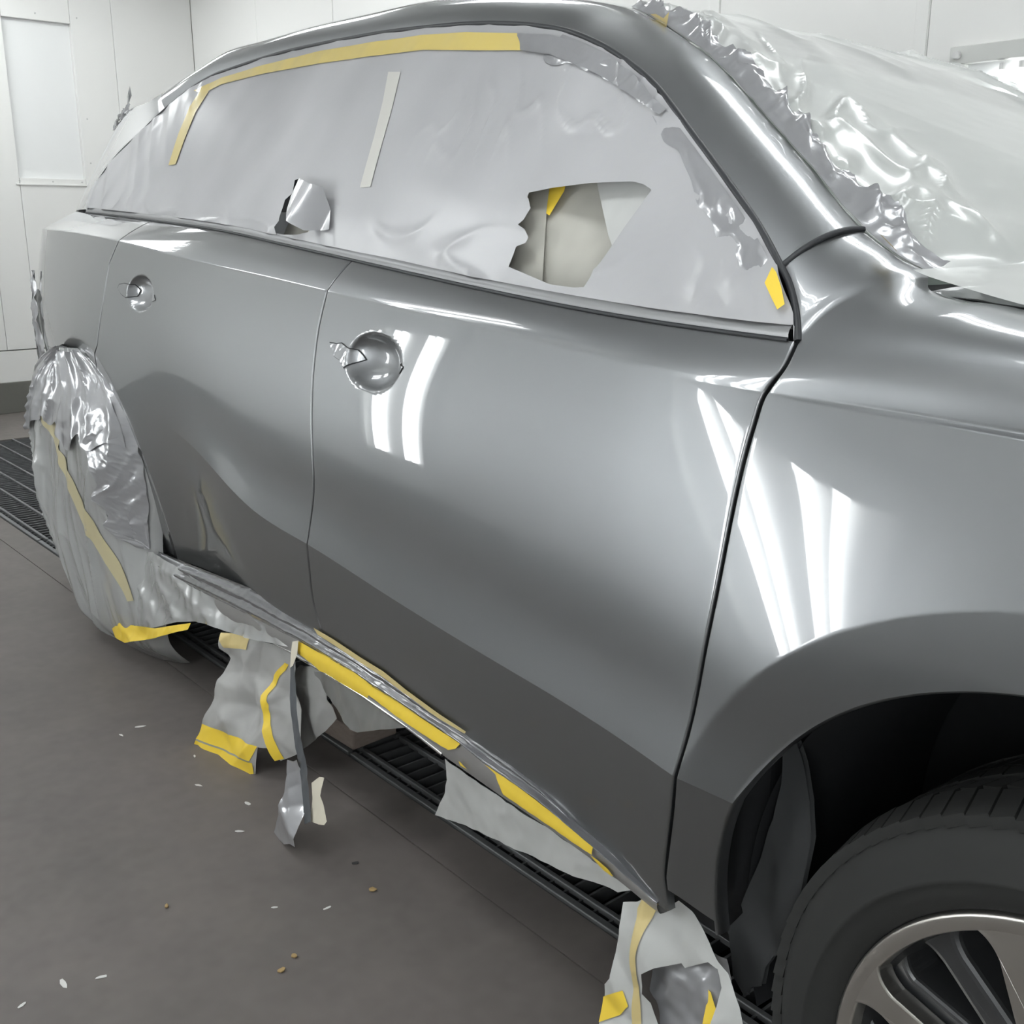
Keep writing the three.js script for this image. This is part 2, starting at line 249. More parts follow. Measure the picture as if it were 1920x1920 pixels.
// ---------------------------------------------------------------- measured outlines (metres)
const D = {"fCut":[[-0.5007,0.4534],[-0.4915,0.4946],[-0.4748,0.5668],[-0.4623,0.6307],[-0.4473,0.7322],[-0.4366,0.8512],[-0.4375,0.9469],[-0.4375,0.9989],[-0.4361,1.0307],[-0.4333,1.0492],[-0.4171,1.0768],[-0.4144,1.1037]],"bCut":[[-1.4919,0.4554],[-1.5,0.499],[-1.4851,0.5856],[-1.4739,0.6398],[-1.464,0.6962],[-1.4477,0.7678],[-1.4457,0.8352],[-1.451,0.9316],[-1.4532,0.9942],[-1.452,1.0571],[-1.4452,1.1085],[-1.4467,1.1357],[-1.4538,1.16]],"rCut":[[-2.7975,0.8224],[-2.7254,0.904],[-2.692,1.0198],[-2.6694,1.1235],[-2.6149,1.179],[-2.6411,1.222]],"rArch":[[-2.6573,0.3211],[-2.6612,0.3483],[-2.6375,0.429],[-2.6252,0.5219],[-2.6266,0.6143],[-2.6527,0.6859],[-2.6915,0.745],[-2.7948,0.8181]],"sill":[[-2.5434,0.3534],[-2.1653,0.3948],[-1.8831,0.4279],[-1.6942,0.4367],[-1.5315,0.4478],[-1.2414,0.4573],[-0.9743,0.4467],[-0.849,0.4486],[-0.7753,0.4431],[-0.6931,0.4206],[-0.6177,0.4204],[-0.5444,0.4096]],"dlo":[[-3.3635,1.2699,0.7954],[-3.4309,1.2909,0.7787],[-3.4633,1.322,0.7584],[-3.4309,1.3498,0.7458],[-3.3362,1.4213,0.7118],[-3.1523,1.4919,0.6782],[-3.0097,1.5486,0.647],[-2.8503,1.5947,0.6199],[-2.7158,1.6161,0.6066],[-2.5719,1.6216,0.6025],[-2.3731,1.6256,0.5981],[-2.1881,1.6235,0.5976],[-1.9799,1.6147,0.6016],[-1.7672,1.603,0.6081],[-1.5785,1.5871,0.6174],[-1.3787,1.5663,0.6298],[-1.1984,1.5377,0.6472],[-1.0855,1.5126,0.6627],[-0.9749,1.4765,0.6848],[-0.8923,1.4424,0.7056],[-0.8111,1.4028,0.7293],[-0.7007,1.335,0.7691],[-0.6033,1.2735,0.8042],[-0.5245,1.2212,0.8332],[-0.4718,1.18,0.8552]],"filmEdge":[[-0.4718,1.18,0.8552],[-0.4523,1.1608,0.8652],[-0.4285,1.1326,0.8797],[-0.4127,1.1054,0.8933]],"railOut":[[-3.1349,1.6149,0.5995],[-3.0147,1.6459,0.573],[-2.9087,1.6685,0.5535],[-2.766,1.6935,0.5353],[-2.5286,1.6923,0.5266],[-2.222,1.6878,0.5223],[-1.9477,1.6743,0.5274],[-1.709,1.6616,0.5357],[-1.4997,1.6364,0.5468],[-1.3144,1.6075,0.5602],[-1.1454,1.5748,0.5788],[-1.0609,1.5528,0.5577],[-0.9766,1.5198,0.5784],[-0.895,1.4835,0.6009],[-0.8171,1.4454,0.6242],[-0.7645,1.4159,0.6421],[-0.7002,1.3772,0.6652],[-0.6045,1.3178,0.6999],[-0.543,1.2795,0.7217],[-0.4846,1.2404,0.7434],[-0.4462,1.2172,0.7561]],"joint":[[-0.4968,1.1786,0.8256],[-0.4728,1.1946,0.8176],[-0.4447,1.2101,0.8098],[-0.4201,1.2163,0.8068],[-0.4091,1.2174,0.8063]],"cowl":[[-0.4097,1.199,0.7661],[-0.3816,1.1846,0.7664],[-0.3549,1.1744,0.7666]],"hoodGap":[[-0.3212,1.1523,0.8018],[-0.2915,1.1503,0.8019],[-0.2576,1.1486,0.802],[-0.225,1.1441,0.802]],"R0":[[-2.5434,0.3534],[-2.1653,0.3948],[-1.8831,0.4279],[-1.6942,0.4367],[-1.5318,0.4454],[-1.2416,0.4542],[-0.9743,0.4439],[-0.849,0.4459],[-0.7753,0.4406],[-0.6931,0.4206],[-0.6176,0.418],[-0.5384,0.4091]],"R1":[[-2.3635,0.3314],[-1.9274,0.3717],[-1.5777,0.4043],[-1.3393,0.4185],[-1.2725,0.4162],[-0.9798,0.4261],[-0.9109,0.4188],[-0.7654,0.4203],[-0.6492,0.4147],[-0.5701,0.4034],[-0.5245,0.3979]],"R3":[[-2.3625,0.2852],[-1.9941,0.3162],[-1.6458,0.3558],[-1.5298,0.3624],[-1.3199,0.3747],[-1.1653,0.3762],[-1.0397,0.3718],[-0.8866,0.3745],[-0.7614,0.3791],[-0.6601,0.3805],[-0.5906,0.3776],[-0.5439,0.3747]]};
const SH = {"paperA":{"o":[-2.055,0.004,1.033],"a":[0.9571,0.0,-0.2897],"b":[-0.0581,0.9797,-0.1918],"poly":[[0.0856,0.294],[0.1833,0.3101],[0.2303,0.306],[0.311,0.309],[0.3339,0.2853],[0.3511,0.2164],[0.3741,0.0857],[0.314,0.0489],[0.2866,0.0745],[0.2599,0.0691],[0.2444,-0.0016],[0.2214,-0.0114],[0.1937,-0.0175],[0.0017,-0.006],[0.0228,0.063],[0.0984,0.2338],[0.0852,0.2565]]},"tapeA1":{"o":[-2.055,0.004,1.033],"a":[0.9571,0.0,-0.2897],"b":[-0.0581,0.9797,-0.1918],"poly":[[0.0223,0.0522],[0.1532,0.0608],[0.2596,0.0715],[0.2343,0.0284],[0.14,0.018],[0.0077,0.0106]]},"tapeA2":{"o":[-2.055,0.004,1.033],"a":[0.9571,0.0,-0.2897],"b":[-0.0581,0.9797,-0.1918],"poly":[[0.0082,0.0067],[0.1406,0.0142],[0.2422,0.0257],[0.2424,-0.001],[0.2212,-0.0102],[0.1935,-0.0162],[0.0037,-0.0054]]},"tapeA3":{"o":[-2.055,0.004,1.033],"a":[0.9571,0.0,-0.2897],"b":[-0.0581,0.9797,-0.1918],"poly":[[0.3002,0.2745],[0.3163,0.2736],[0.291,0.2401],[0.2674,0.1917],[0.2812,0.1355],[0.3236,0.0568],[0.3034,0.0469],[0.2681,0.113],[0.2463,0.1861],[0.2713,0.2388]]},"tapeA4":{"o":[-2.055,0.004,1.033],"a":[0.9571,0.0,-0.2897],"b":[-0.0581,0.9797,-0.1918],"poly":[[0.0816,0.2944],[0.1366,0.3044],[0.1853,0.3093],[0.1807,0.2767],[0.0964,0.2604]]},"paperB":{"o":[-2.0,0.0,0.86],"a":[1.0,0.0,0.0],"b":[0.0,1.0,0.0],"poly":[[0.1974,0.2502],[0.3426,0.2908],[0.3608,0.2424],[0.3513,0.173],[0.3214,0.1352],[0.2436,0.0686],[0.1689,0.0178],[0.1589,0.1264]]},"strip":{"o":[-1.6,0.38,0.955],"a":[1.0,0.0,0.0],"b":[0.0,0.9801,-0.1987],"poly":[[0.0016,-0.0039],[0.0191,-0.0028],[0.0198,-0.0298],[0.0425,-0.0788],[0.0846,-0.1423],[0.1322,-0.2018],[0.1833,-0.2908],[0.1576,-0.3085],[0.125,-0.2499],[0.0739,-0.1806],[0.0228,-0.0974],[0.0012,-0.0361]]},"stripTop":{"o":[-1.6,0.38,0.955],"a":[1.0,0.0,0.0],"b":[0.0,0.9801,-0.1987],"poly":[[0.0002,0.0173],[0.0295,0.0289],[0.0279,0.0013],[0.0169,-0.0285],[0.0042,-0.0374],[0.0002,-0.0078]]},"stripEnd":{"o":[-1.6,0.38,0.955],"a":[1.0,0.0,0.0],"b":[0.0,0.9801,-0.1987],"poly":[[0.0567,-0.2152],[0.0823,-0.208],[0.0969,-0.1985],[0.125,-0.2499],[0.1476,-0.268],[0.154,-0.3046],[0.1594,-0.354],[0.134,-0.3596],[0.0951,-0.3808],[0.0511,-0.3904],[0.0287,-0.387],[0.0455,-0.3554],[0.0639,-0.3304],[0.063,-0.2773]]},"stripEndWhite":{"o":[-1.6,0.38,0.955],"a":[1.0,0.0,0.0],"b":[0.0,0.9801,-0.1987],"poly":[[0.1534,-0.224],[0.1814,-0.1996],[0.2001,-0.1927],[0.199,-0.2118],[0.1959,-0.2319],[0.2139,-0.2458],[0.236,-0.2662],[0.2281,-0.2776],[0.2056,-0.287],[0.1774,-0.2947],[0.1651,-0.3016],[0.1672,-0.2536]]},"paperC":{"o":[-2.0,0.0,0.89],"a":[1.0,0.0,0.0],"b":[0.0,1.0,0.0],"poly":[[0.3588,0.3017],[0.416,0.3171],[0.5911,0.3297],[0.7547,0.3305],[0.6585,0.2883],[0.5578,0.2405],[0.5278,0.2354],[0.4893,0.2486],[0.4432,0.2692]]},"paperD":{"o":[-1.1,0.36,0.925],"a":[1.0,0.0,0.0],"b":[-0.0,0.9829,0.1843],"poly":[[0.035,-0.0038],[0.0509,-0.0059],[0.1973,0.0004],[0.3245,0.0063],[0.426,0.0069],[0.5001,0.0029],[0.4695,-0.0196],[0.4464,-0.0245],[0.3714,-0.0489],[0.2023,-0.0915],[0.1052,-0.1154],[-0.048,-0.1638],[-0.0102,-0.113],[0.0148,-0.0779],[0.0311,-0.0478],[0.0313,-0.026]]},"paperE":{"o":[-0.62,0.36,0.93],"a":[1.0,0.0,0.0],"b":[0.0,0.9864,-0.1644],"poly":[[0.0692,0.0365],[0.0598,0.0293],[0.0482,0.0041],[0.0149,-0.0155],[0.0177,-0.0374],[0.0185,-0.0605],[0.0114,-0.0963],[0.0088,-0.1338],[-0.0048,-0.1527],[-0.0056,-0.1793],[0.0005,-0.2163],[0.0188,-0.328],[0.0601,-0.3222],[0.1417,-0.269],[0.2134,-0.2113],[0.2617,-0.1571],[0.2411,-0.0794],[0.2241,-0.041],[0.2016,-0.009],[0.1636,0.0114],[0.1234,0.0272],[0.1016,0.0314],[0.0939,0.0228],[0.0794,0.0307]]},"holeE":{"o":[-0.62,0.36,0.93],"a":[1.0,0.0,0.0],"b":[0.0,0.9864,-0.1644],"poly":[[0.0759,-0.0829],[0.0954,-0.0627],[0.1224,-0.0443],[0.1272,-0.0489],[0.169,-0.0128],[0.1879,-0.0102],[0.1975,-0.0294],[0.1935,-0.0823],[0.164,-0.1126],[0.1046,-0.1479],[0.09,-0.1188],[0.0748,-0.1144]]},"tapeE1":{"o":[-0.62,0.36,0.93],"a":[1.0,0.0,0.0],"b":[0.0,0.9864,-0.1644],"poly":[[0.0631,0.0325],[0.0728,0.0339],[0.0773,0.0183],[0.0688,-0.0242],[0.0656,-0.0644],[0.0703,-0.1079],[0.0844,-0.1847],[0.0663,-0.1969],[0.0566,-0.1164],[0.0519,-0.0724],[0.0508,-0.0305],[0.0482,-0.0051],[0.0553,0.0178]]},"tapeE2":{"o":[-0.62,0.36,0.93],"a":[1.0,0.0,0.0],"b":[0.0,0.9864,-0.1644],"poly":[[-0.0059,-0.1729],[0.0209,-0.1481],[0.0372,-0.1339],[0.0529,-0.147],[0.037,-0.1715],[-0.0005,-0.2071]]},"tapeE3":{"o":[-0.62,0.36,0.93],"a":[1.0,0.0,0.0],"b":[0.0,0.9864,-0.1644],"poly":[[0.1698,-0.0523],[0.1774,-0.0504],[0.2051,-0.0711],[0.2144,-0.0973],[0.1836,-0.118]]},"tapeR1":{"xy":[[-1.5842,0.4027],[-1.494,0.4084],[-1.4027,0.4172],[-1.345,0.4179],[-1.2738,0.418],[-1.2789,0.4015],[-1.2962,0.3844],[-1.3418,0.3792],[-1.4066,0.374],[-1.4699,0.3715],[-1.4985,0.3659],[-1.5216,0.3716],[-1.5875,0.3747]]},"tapeR2":{"xy":[[-1.274,0.4159],[-1.164,0.4202],[-1.06,0.4217],[-0.9829,0.4239],[-0.9957,0.4101],[-1.0182,0.3986],[-1.0947,0.3939],[-1.1838,0.3912],[-1.2833,0.3956]]},"tapeR3":{"xy":[[-0.9167,0.4171],[-0.8487,0.4196],[-0.7693,0.4174],[-0.7196,0.416],[-0.6723,0.4164],[-0.6516,0.4123],[-0.6534,0.3975],[-0.6951,0.394],[-0.7437,0.393],[-0.7948,0.3903],[-0.8654,0.3887],[-0.8738,0.401],[-0.885,0.414]]},"tapeR4":{"xy":[[-0.6579,0.3951],[-0.6376,0.396],[-0.6177,0.3937],[-0.6109,0.3869],[-0.6151,0.3838],[-0.6316,0.3829],[-0.6487,0.3901]]},"tapeR5":{"xy":[[-1.5201,0.4507],[-1.4284,0.4554],[-1.3225,0.4559],[-1.234,0.4594],[-1.1518,0.4526],[-1.05,0.4492],[-0.9682,0.4507],[-0.9744,0.4444],[-1.0585,0.4382],[-1.1613,0.4412],[-1.2443,0.4455],[-1.3234,0.4429],[-1.4296,0.4418],[-1.507,0.4401]]},"tapeR6":{"xy":[[-0.9899,0.3908],[-0.9836,0.3907],[-0.9652,0.3856],[-0.9869,0.3836]]},"hole1":{"xy":[[-1.8389,1.3115],[-1.8172,1.3151],[-1.8123,1.3032],[-1.813,1.2893],[-1.7715,1.2736],[-1.762,1.2546],[-1.7312,1.2315],[-1.6527,1.2101],[-1.7172,1.2026],[-1.813,1.2019],[-1.8347,1.2179],[-1.8194,1.2286],[-1.8332,1.2468],[-1.8435,1.2717],[-1.8215,1.2852]]},"flap1":{"xy":[[-1.7936,1.3119],[-1.7549,1.3128],[-1.6362,1.2929],[-1.5994,1.2506],[-1.5682,1.2135],[-1.5841,1.2114],[-1.6407,1.2112],[-1.7037,1.2293],[-1.7337,1.2542],[-1.7456,1.273],[-1.7811,1.2905]]},"hole2":{"xy":[[-1.0179,1.2728],[-1.0003,1.2671],[-0.9407,1.2731],[-0.8603,1.2774],[-0.7726,1.2768],[-0.7469,1.2721],[-0.7283,1.265],[-0.7514,1.2196],[-0.7721,1.1692],[-0.7839,1.1432],[-0.804,1.1417],[-0.8574,1.1435],[-0.892,1.1499],[-0.9678,1.1634],[-0.9678,1.1783],[-0.9695,1.1916],[-0.95,1.1971],[-0.9488,1.2045],[-0.9656,1.2155],[-0.9875,1.2223],[-0.9792,1.229],[-0.9742,1.2455],[-0.9894,1.2593],[-1.0048,1.2641]]},"tapeW":{"xy":[[-2.7912,1.5846],[-2.6169,1.6014],[-2.3448,1.6041],[-2.0487,1.6],[-1.7871,1.5861],[-1.5624,1.5708],[-1.4009,1.5536],[-1.2185,1.5267],[-1.1831,1.4947],[-1.331,1.5131],[-1.5313,1.539],[-1.7524,1.5538],[-2.0115,1.5686],[-2.3135,1.58],[-2.5889,1.5819],[-2.7035,1.5676]]},"tapeW2":{"xy":[[-2.7329,1.5819],[-2.6625,1.5695],[-2.682,1.5175],[-2.6637,1.4431],[-2.6411,1.3779],[-2.6952,1.3774],[-2.737,1.4647],[-2.7531,1.5376]]},"tapeW3":{"xy":[[-1.6361,1.5102],[-1.5834,1.5045],[-1.5493,1.4369],[-1.5169,1.3571],[-1.4897,1.2893],[-1.5296,1.2884],[-1.5644,1.3792],[-1.5997,1.4511]]},"bandW":{"xy":[[-1.2185,1.5267],[-1.1203,1.5108],[-1.0217,1.4848],[-0.9423,1.4595],[-0.8593,1.422],[-0.7601,1.3673],[-0.766,1.361],[-0.8218,1.3829],[-0.8991,1.4153],[-0.994,1.448],[-1.0936,1.4771],[-1.1831,1.4947]]},"tapeW4":{"xy":[[-0.4684,1.1785],[-0.4597,1.1732],[-0.4443,1.1574],[-0.432,1.1418],[-0.439,1.136],[-0.4515,1.1461],[-0.47,1.1618]]},"inTape":{"xy":[[-0.9921,1.2841],[-0.9532,1.283],[-0.9487,1.2693],[-0.9598,1.235],[-0.9696,1.2381]]},"inLeft":{"xy":[[-1.1387,1.2846],[-0.9894,1.2803],[-0.971,1.2381],[-0.9213,1.142],[-1.0353,1.1451]]},"inWhite":{"xy":[[-0.8917,1.2882],[-0.7494,1.2833],[-0.7265,1.2627],[-0.7813,1.1889],[-0.8073,1.2091]]},"flecks":[[-2.202,1.159,0],[-2.222,1.107,0],[-1.851,1.091,0],[-1.712,1.032,0],[-1.617,1.09,0],[-1.452,1.297,1],[-1.185,1.165,1],[-1.163,1.199,1],[-1.273,0.964,1],[-1.333,1.136,0],[-1.274,1.057,0],[-1.334,1.572,0],[-1.326,1.449,0],[-1.347,1.505,0],[-1.372,0.947,2],[-1.99,1.05,0]],"padF1":{"xy":[[-1.4015,1.0221],[-1.3758,1.0224],[-1.3571,1.0249],[-1.3403,1.0201],[-1.3163,1.0159],[-1.3006,1.0005],[-1.3229,0.993],[-1.3396,0.9841],[-1.3582,0.9958],[-1.3791,1.0002],[-1.3921,1.011]]},"padF2":{"xy":[[-1.1939,0.9991],[-1.1844,1.0068],[-1.1639,1.0105],[-1.1477,1.0055],[-1.1559,0.9947],[-1.1794,0.9896]]},"padR1":{"xy":[[-2.5788,1.0626],[-2.5685,1.0725],[-2.5272,1.0769],[-2.4766,1.0751],[-2.4612,1.0613],[-2.4706,1.0464],[-2.5109,1.0417],[-2.5456,1.048]]},"padR2":{"xy":[[-2.3258,1.0551],[-2.3004,1.0589],[-2.2905,1.0469],[-2.3157,1.0418]]},"guard":{"o":[-2.0,0.0,0.88],"a":[1.0,0.0,0.0],"b":[0.0,1.0,0.0],"poly":[[1.5949,0.6652],[1.6096,0.6732],[1.628,0.6358],[1.6428,0.5957],[1.6484,0.551],[1.6445,0.4936],[1.6376,0.3963],[1.6075,0.3702],[1.5968,0.3483],[1.5948,0.3202],[1.5704,0.3003],[1.5657,0.2813],[1.5438,0.2987],[1.5351,0.3565],[1.5311,0.3619],[1.5542,0.3987],[1.5517,0.4087],[1.5964,0.5529],[1.6007,0.5965]]},"sillFilm":{"o":[-2.6,0.36,0.95],"a":[0.9995,0.0222,-0.0222],"b":[-0.0261,0.9805,-0.1948],"poly":[[-0.2774,-0.0913],[-0.1092,-0.0445],[0.1004,-0.0],[0.2991,0.0015],[0.5763,0.0049],[0.7581,0.004],[0.9558,-0.0147],[0.8774,-0.0305],[0.7455,-0.0564],[0.6297,-0.0741],[0.5358,-0.0846],[0.4379,-0.1021],[0.337,-0.1312],[0.0809,-0.2257],[-0.0862,-0.279],[-0.1645,-0.2784],[-0.2351,-0.196]]},"tapeS1":{"o":[-2.6,0.36,0.95],"a":[0.9995,0.0222,-0.0222],"b":[-0.0261,0.9805,-0.1948],"poly":[[-0.2716,-0.0933],[-0.1804,-0.0634],[-0.1558,-0.0802],[-0.2186,-0.1009],[-0.1744,-0.1808],[-0.0933,-0.2238],[0.0025,-0.2322],[0.1964,-0.1874],[0.4126,-0.1132],[0.4036,-0.1323],[0.2036,-0.2118],[-0.0343,-0.2942],[-0.1178,-0.3024],[-0.1494,-0.2629],[-0.2115,-0.1901]]}};
// ---------------------------------------------------------------- body side as a surface z(x, y)
const plan = spl([[-4.0, .82], [-3.8, .885], [-3.5, .941], [-3.2, .962], [-2.8, .970], [-2.2, .966], [-1.5, .962], [-.8, .962], [0, .965], [.4, .945], [.7, .89], [.95, .78]]);
const YS = spl([[-4, 1.205], [-3.3, 1.205], [-2.676, 1.184], [-2.158, 1.150], [-1.66, 1.121], [-1.169, 1.091], [-.831, 1.072], [-.548, 1.056], [-.427, 1.052], [-.147, 1.049], [.3, 1.03], [.95, .97]]);   // shoulder crease
const YB = spl([[-4, 1.27], [-3.198, 1.253], [-2.577, 1.229], [-2.082, 1.205], [-1.829, 1.187], [-1.483, 1.162], [-1.017, 1.129], [-.688, 1.111], [-.435, 1.105], [0, 1.10], [.95, 1.03]]);                    // belt line
const YL = spl([[-4, .75], [-2.4, .75], [-2.0, .712], [-1.746, .655], [-1.474, .640], [-1.217, .627], [-.839, .614], [-.43, .612], [.95, .60]]);                                                         // lower crease
const tilt = spl([[0, 8], [.075, 7], [.16, 3], [.25, -1.5], [.335, -1], [.444, 2.5], [.64, 7.5], [.858, 12.5], [1, 14]]);
const tiltRear = spl([[0, -7], [.16, -4], [.335, 0], [.444, 3], [.64, 7], [.858, 11], [1, 13]]);
const NF = 200, F1 = [0], F2 = [0], F3 = [0];
for (let i = 0; i < NF; i++) { F1.push(F1[i] - Math.tan((tilt(i / NF) + tilt((i + 1) / NF)) / 2 * Math.PI / 180) / NF); F3.push(F3[i] - Math.tan((tiltRear(i / NF) + tiltRear((i + 1) / NF)) / 2 * Math.PI / 180) / NF); F2.push(F2[i] - Math.tan(5.5 * Math.PI / 180) * (i + 1) / NF / NF); }
const pick = (A, t) => { const k = clamp(t, 0, 1) * NF, i = Math.min(NF - 1, Math.floor(k)); return lerp(A[i], A[i + 1], k - i) - A[66]; };
const ARCH = [[-.005, .43, .425], [-2.92, .40, .44]];
function flare(x, y) { let s = 0; for (const [cx, cy, r] of ARCH) { const d = Math.max(0, Math.hypot(x - cx, y - cy) - r); s += d < .07 ? .018 - .17 * (.07 - d) : .018 * Math.max(0, 1 - (d - .07) / .3) ** 2; } return s; }
const CUPS = [[-1.245, 1.003, .088, .046], [-2.405, 1.057, .095, .043]];
function cup(x, y) { let s = 0; for (const [cx, cy, rx, ry] of CUPS) { const r = ((x - cx) / rx) ** 2 + ((y - cy) / ry) ** 2; if (r < 1) s -= .03 * Math.pow(1 - r, .75); } return s; }
const glassZ = (x, y) => plan(x) - .085 - .5 * (y - 1.13) - .15 * (y - 1.13) ** 2;
function side(x, y) {
  const pp = plan(x), ys = YS(x), yb = YB(x), yl = YL(x), h = ys - yl, cr = sm(-2.35, -1.85, x), low = t => pp + h * (lerp(pick(F3, t), pick(F1, t), cr) + sm(-.65, -.25, x) * pick(F2, t));
  if (y >= yb) return glassZ(x, y);
  if (y >= ys) { const t = (y - ys) / (yb - ys); return lerp(low(1), glassZ(x, yb), t) + .02 * t * (1 - t); }
  let z; if (y >= yl) z = low((y - yl) / h); else { const d = yl - y; z = low(0) - lerp(.12, .14, cr) * d - .1 * d * d; }
  return z + flare(x, y) + cup(x, y);
}
// a panel between two cut lines xL(y), xR(y), in bands of height so that the creases stay sharp; its left and right edges roll inwards
function panel(xL, xR, bands, cols, gap = .0022) {
  const R = .0028, edge = [[0, 0], [.35, .06], [.7, .3], [.95, .75], [1, 1.2], [1, 5]];
  const us = []; for (let k = edge.length - 1; k > 0; k--) us.push([0, -edge[k][0] * R, -edge[k][1] * R]);
  for (let i = 0; i <= cols; i++) us.push([i / cols, 0, 0]);
  for (let k = 1; k < edge.length; k++) us.push([1, edge[k][0] * R, -edge[k][1] * R]);
  return mergeGeometries(bands.map(([y0, y1, rows]) => grid(us.length - 1, rows, (a, v, i) => {
    const [u, dx, dz] = us[i]; let x = lerp(xL(1), xR(1), u), y = 1;
    for (let k = 0; k < 8; k++) { y = lerp(y0(x), y1(x), v); x = lerp(xL(y) + gap + R, xR(y) - gap - R, u); }
    return [x + dx, y, side(x, y) + dz];
  })));
}
const byY = pts => lin(pts.map(q => [q[1], q[0]]).sort((a, b) => a[0] - b[0]));
const cutF = spl(D.fCut.map(q => [q[1], q[0]])), cutB = spl(D.bCut.map(q => [q[1], q[0]]).sort((a, b) => a[0] - b[0]));
const rearEdge = byY([...D.rArch.slice(1), ...D.rCut.slice(1)]);
const sillY = lin(D.sill);

const car = thing('car', 'freshly painted grey metallic SUV masked for spraying', 'car');
const part = (n, g, m = M.paint, l) => obj(n, g, m, car, l);
const both = (n, g, m = M.paint, l) => { part(n, g, m, l); part(n, mirrored(g), m); };
const FZ = .86, farUp = q => [q[0], q[1] - .05 * sm(1.15, 1.4, q[1]), -q[2] * FZ];
const bothUp = (n, g, m = M.paint, l) => { part(n, g, m, l); const f = mirrored(g), p = f.attributes.position; for (let i = 0; i < p.count; i++) { const q = farUp([p.getX(i), p.getY(i), -p.getZ(i)]); p.setXYZ(i, ...q); } f.computeVertexNormals(); part(n, f, m); };
// doors and quarter panel
const YSa = x => YS(x) - .0045, YSb = x => YS(x) + .0045;
const doorBands = (low) => [[low, YL, 44], [YL, YSa, 110], [YSa, YSb, 4], [YSb, YB, 14]];
const frontDoor = part('front_door', panel(cutB, cutF, doorBands(x => sillY(x) - .012), 240), M.paint, 'front door with the handle taken off');
const rearDoor = part('rear_door', panel(rearEdge, cutB, doorBands(x => sillY(x) - .012), 260), M.paint, 'rear door with the handle taken off');
part('front_door', mirrored(panel(cutB, cutF, [[x => sillY(x) - .012, YL, 8], [YL, YS, 30], [YS, YB, 4]], 40))); part('rear_door', mirrored(panel(rearEdge, cutB, [[x => sillY(x) - .012, YL, 8], [YL, YS, 30], [YS, YB, 4]], 40)));
for (const [d, ks] of [[frontDoor, ['padF1', 'padF2']], [rearDoor, ['padR1', 'padR2']]]) for (const k of ks) {
  const poly = SH[k].xy, c = [0, 1].map(a => poly.reduce((s, q) => s + q[a], 0) / poly.length);
  obj('mount_gap', fill(poly.map(q => [c[0] + (q[0] - c[0]) * 1.04, c[1] + (q[1] - c[1]) * 1.06]), .004, (x, y) => [x, y, side(x, y) + .0006]), M.dark, d);
  obj('handle_mount', fill(poly.map(q => [c[0] + (q[0] - c[0]) * .97, c[1] + (q[1] - c[1]) * .95]), .004, (x, y) => [x, y, side(x, y) + .0016 + .0008 * noise(x * 150, y * 150)]), M.paint, d);
}
{ // quarter panel: over the rear arch back to the tail
  const [cx, cy, r] = [-2.96, .42, .442], archY = x => { const q = r * r - (x - cx) ** 2; return q > 0 ? cy + Math.sqrt(q) : .42; };
  const low = x => x < cx - r ? .42 : Math.max(.42, archY(x));
  const bandsQ = [[low, x => Math.max(low(x) + .004, YL(x)), 30], [x => Math.max(low(x) + .004, YL(x)), YSa, 60], [YSa, YSb, 4], [YSb, YB, 12]];
  const xl = y => -3.99, xr = y => y < .83 ? byY(D.rCut)(.823) : byY(D.rCut)(y);
  both('quarter_panel', panel(xl, xr, bandsQ, 200));
}
{ // fender: below the lower crease, round the arch, up to the shoulder
  const [cx, cy, r] = ARCH[0], bot = x => .40, archX = y => cx - Math.sqrt(Math.max(0, r * r - Math.min(r * r, (y - cy) ** 2)));
  const g1 = panel(cutF, y => (y < cy ? cx - r : archX(y)) + .0044, [[x => lerp(.435, .425, sm(-.5, -.42, x)), x => .612, 50]], 30, .002);
  const cols = []; for (let i = 0; i <= 40; i++) cols.push([lerp(-.4655, -.389, i / 40), 0]); // run up to the arch
  const a0 = Math.acos((-.389 - cx) / -r); const aEnd = Math.PI * .97;
  const xs = []; { const x0 = archX(.612); for (let i = 0; i <= 10; i++) xs.push([lerp(-.4655, x0, i / 10), 0]); const s0 = Math.acos((cx - x0) / r); for (let i = 1; i <= 200; i++) { const a = lerp(s0, Math.PI - .12, i / 200); xs.push([cx - r * Math.cos(a), 1, a]); } for (let i = 1; i <= 40; i++) xs.push([lerp(cx + r * Math.cos(.12), .95, i / 40), 2]); }
  const topB = [YS, YB];
  const bottom = q => q[1] === 0 ? .612 : q[1] === 1 ? cy + r * Math.sin(q[2]) : lerp(cy + r * Math.sin(.12), .5, sm(0, .3, q[0] - (cx + r)));
  const strip = (f0, f1, rows, R) => grid(xs.length - 1 + 5, rows, (u, v, i) => {
    const e = Math.max(0, 5 - i), q = xs[Math.max(0, i - 5)], edge = [[0, 0], [.35, .06], [.7, .3], [.95, .75], [1, 1.2], [1, 5]][e];
    const y = lerp(f0(q), f1(q), v), k = clamp((q[0] + .4655) / .25, 0, 1), x = q[0] + (cutF(y) + .005 - -.4655) * (1 - k) ** 2;
    return [x - edge[0] * .0028, y, side(x, y) - edge[1] * .0028];
  });
  const lip = grid(200, 6, (u, v) => { const a = lerp(-.06, Math.PI - .05, u), ph = v * Math.PI * .9, rr = r - .004 * Math.sin(ph), ca = a < 0 ? 1 : Math.cos(a), sa = a < 0 ? a : Math.sin(a), x = cx - rr * ca, y = cy + rr * sa, zx = cx - r * ca, zy = cy + r * sa; return [x, y, side(zx, zy) - .012 * (1 - Math.cos(ph))]; });
  const g = mergeGeometries([g1, strip(bottom, q => YSa(q[0]), 110), strip(q => YSa(q[0]), q => YSb(q[0]), 4), strip(q => YSb(q[0]), q => YB(q[0]), 14), lip]);
  both('front_fender', g);
}
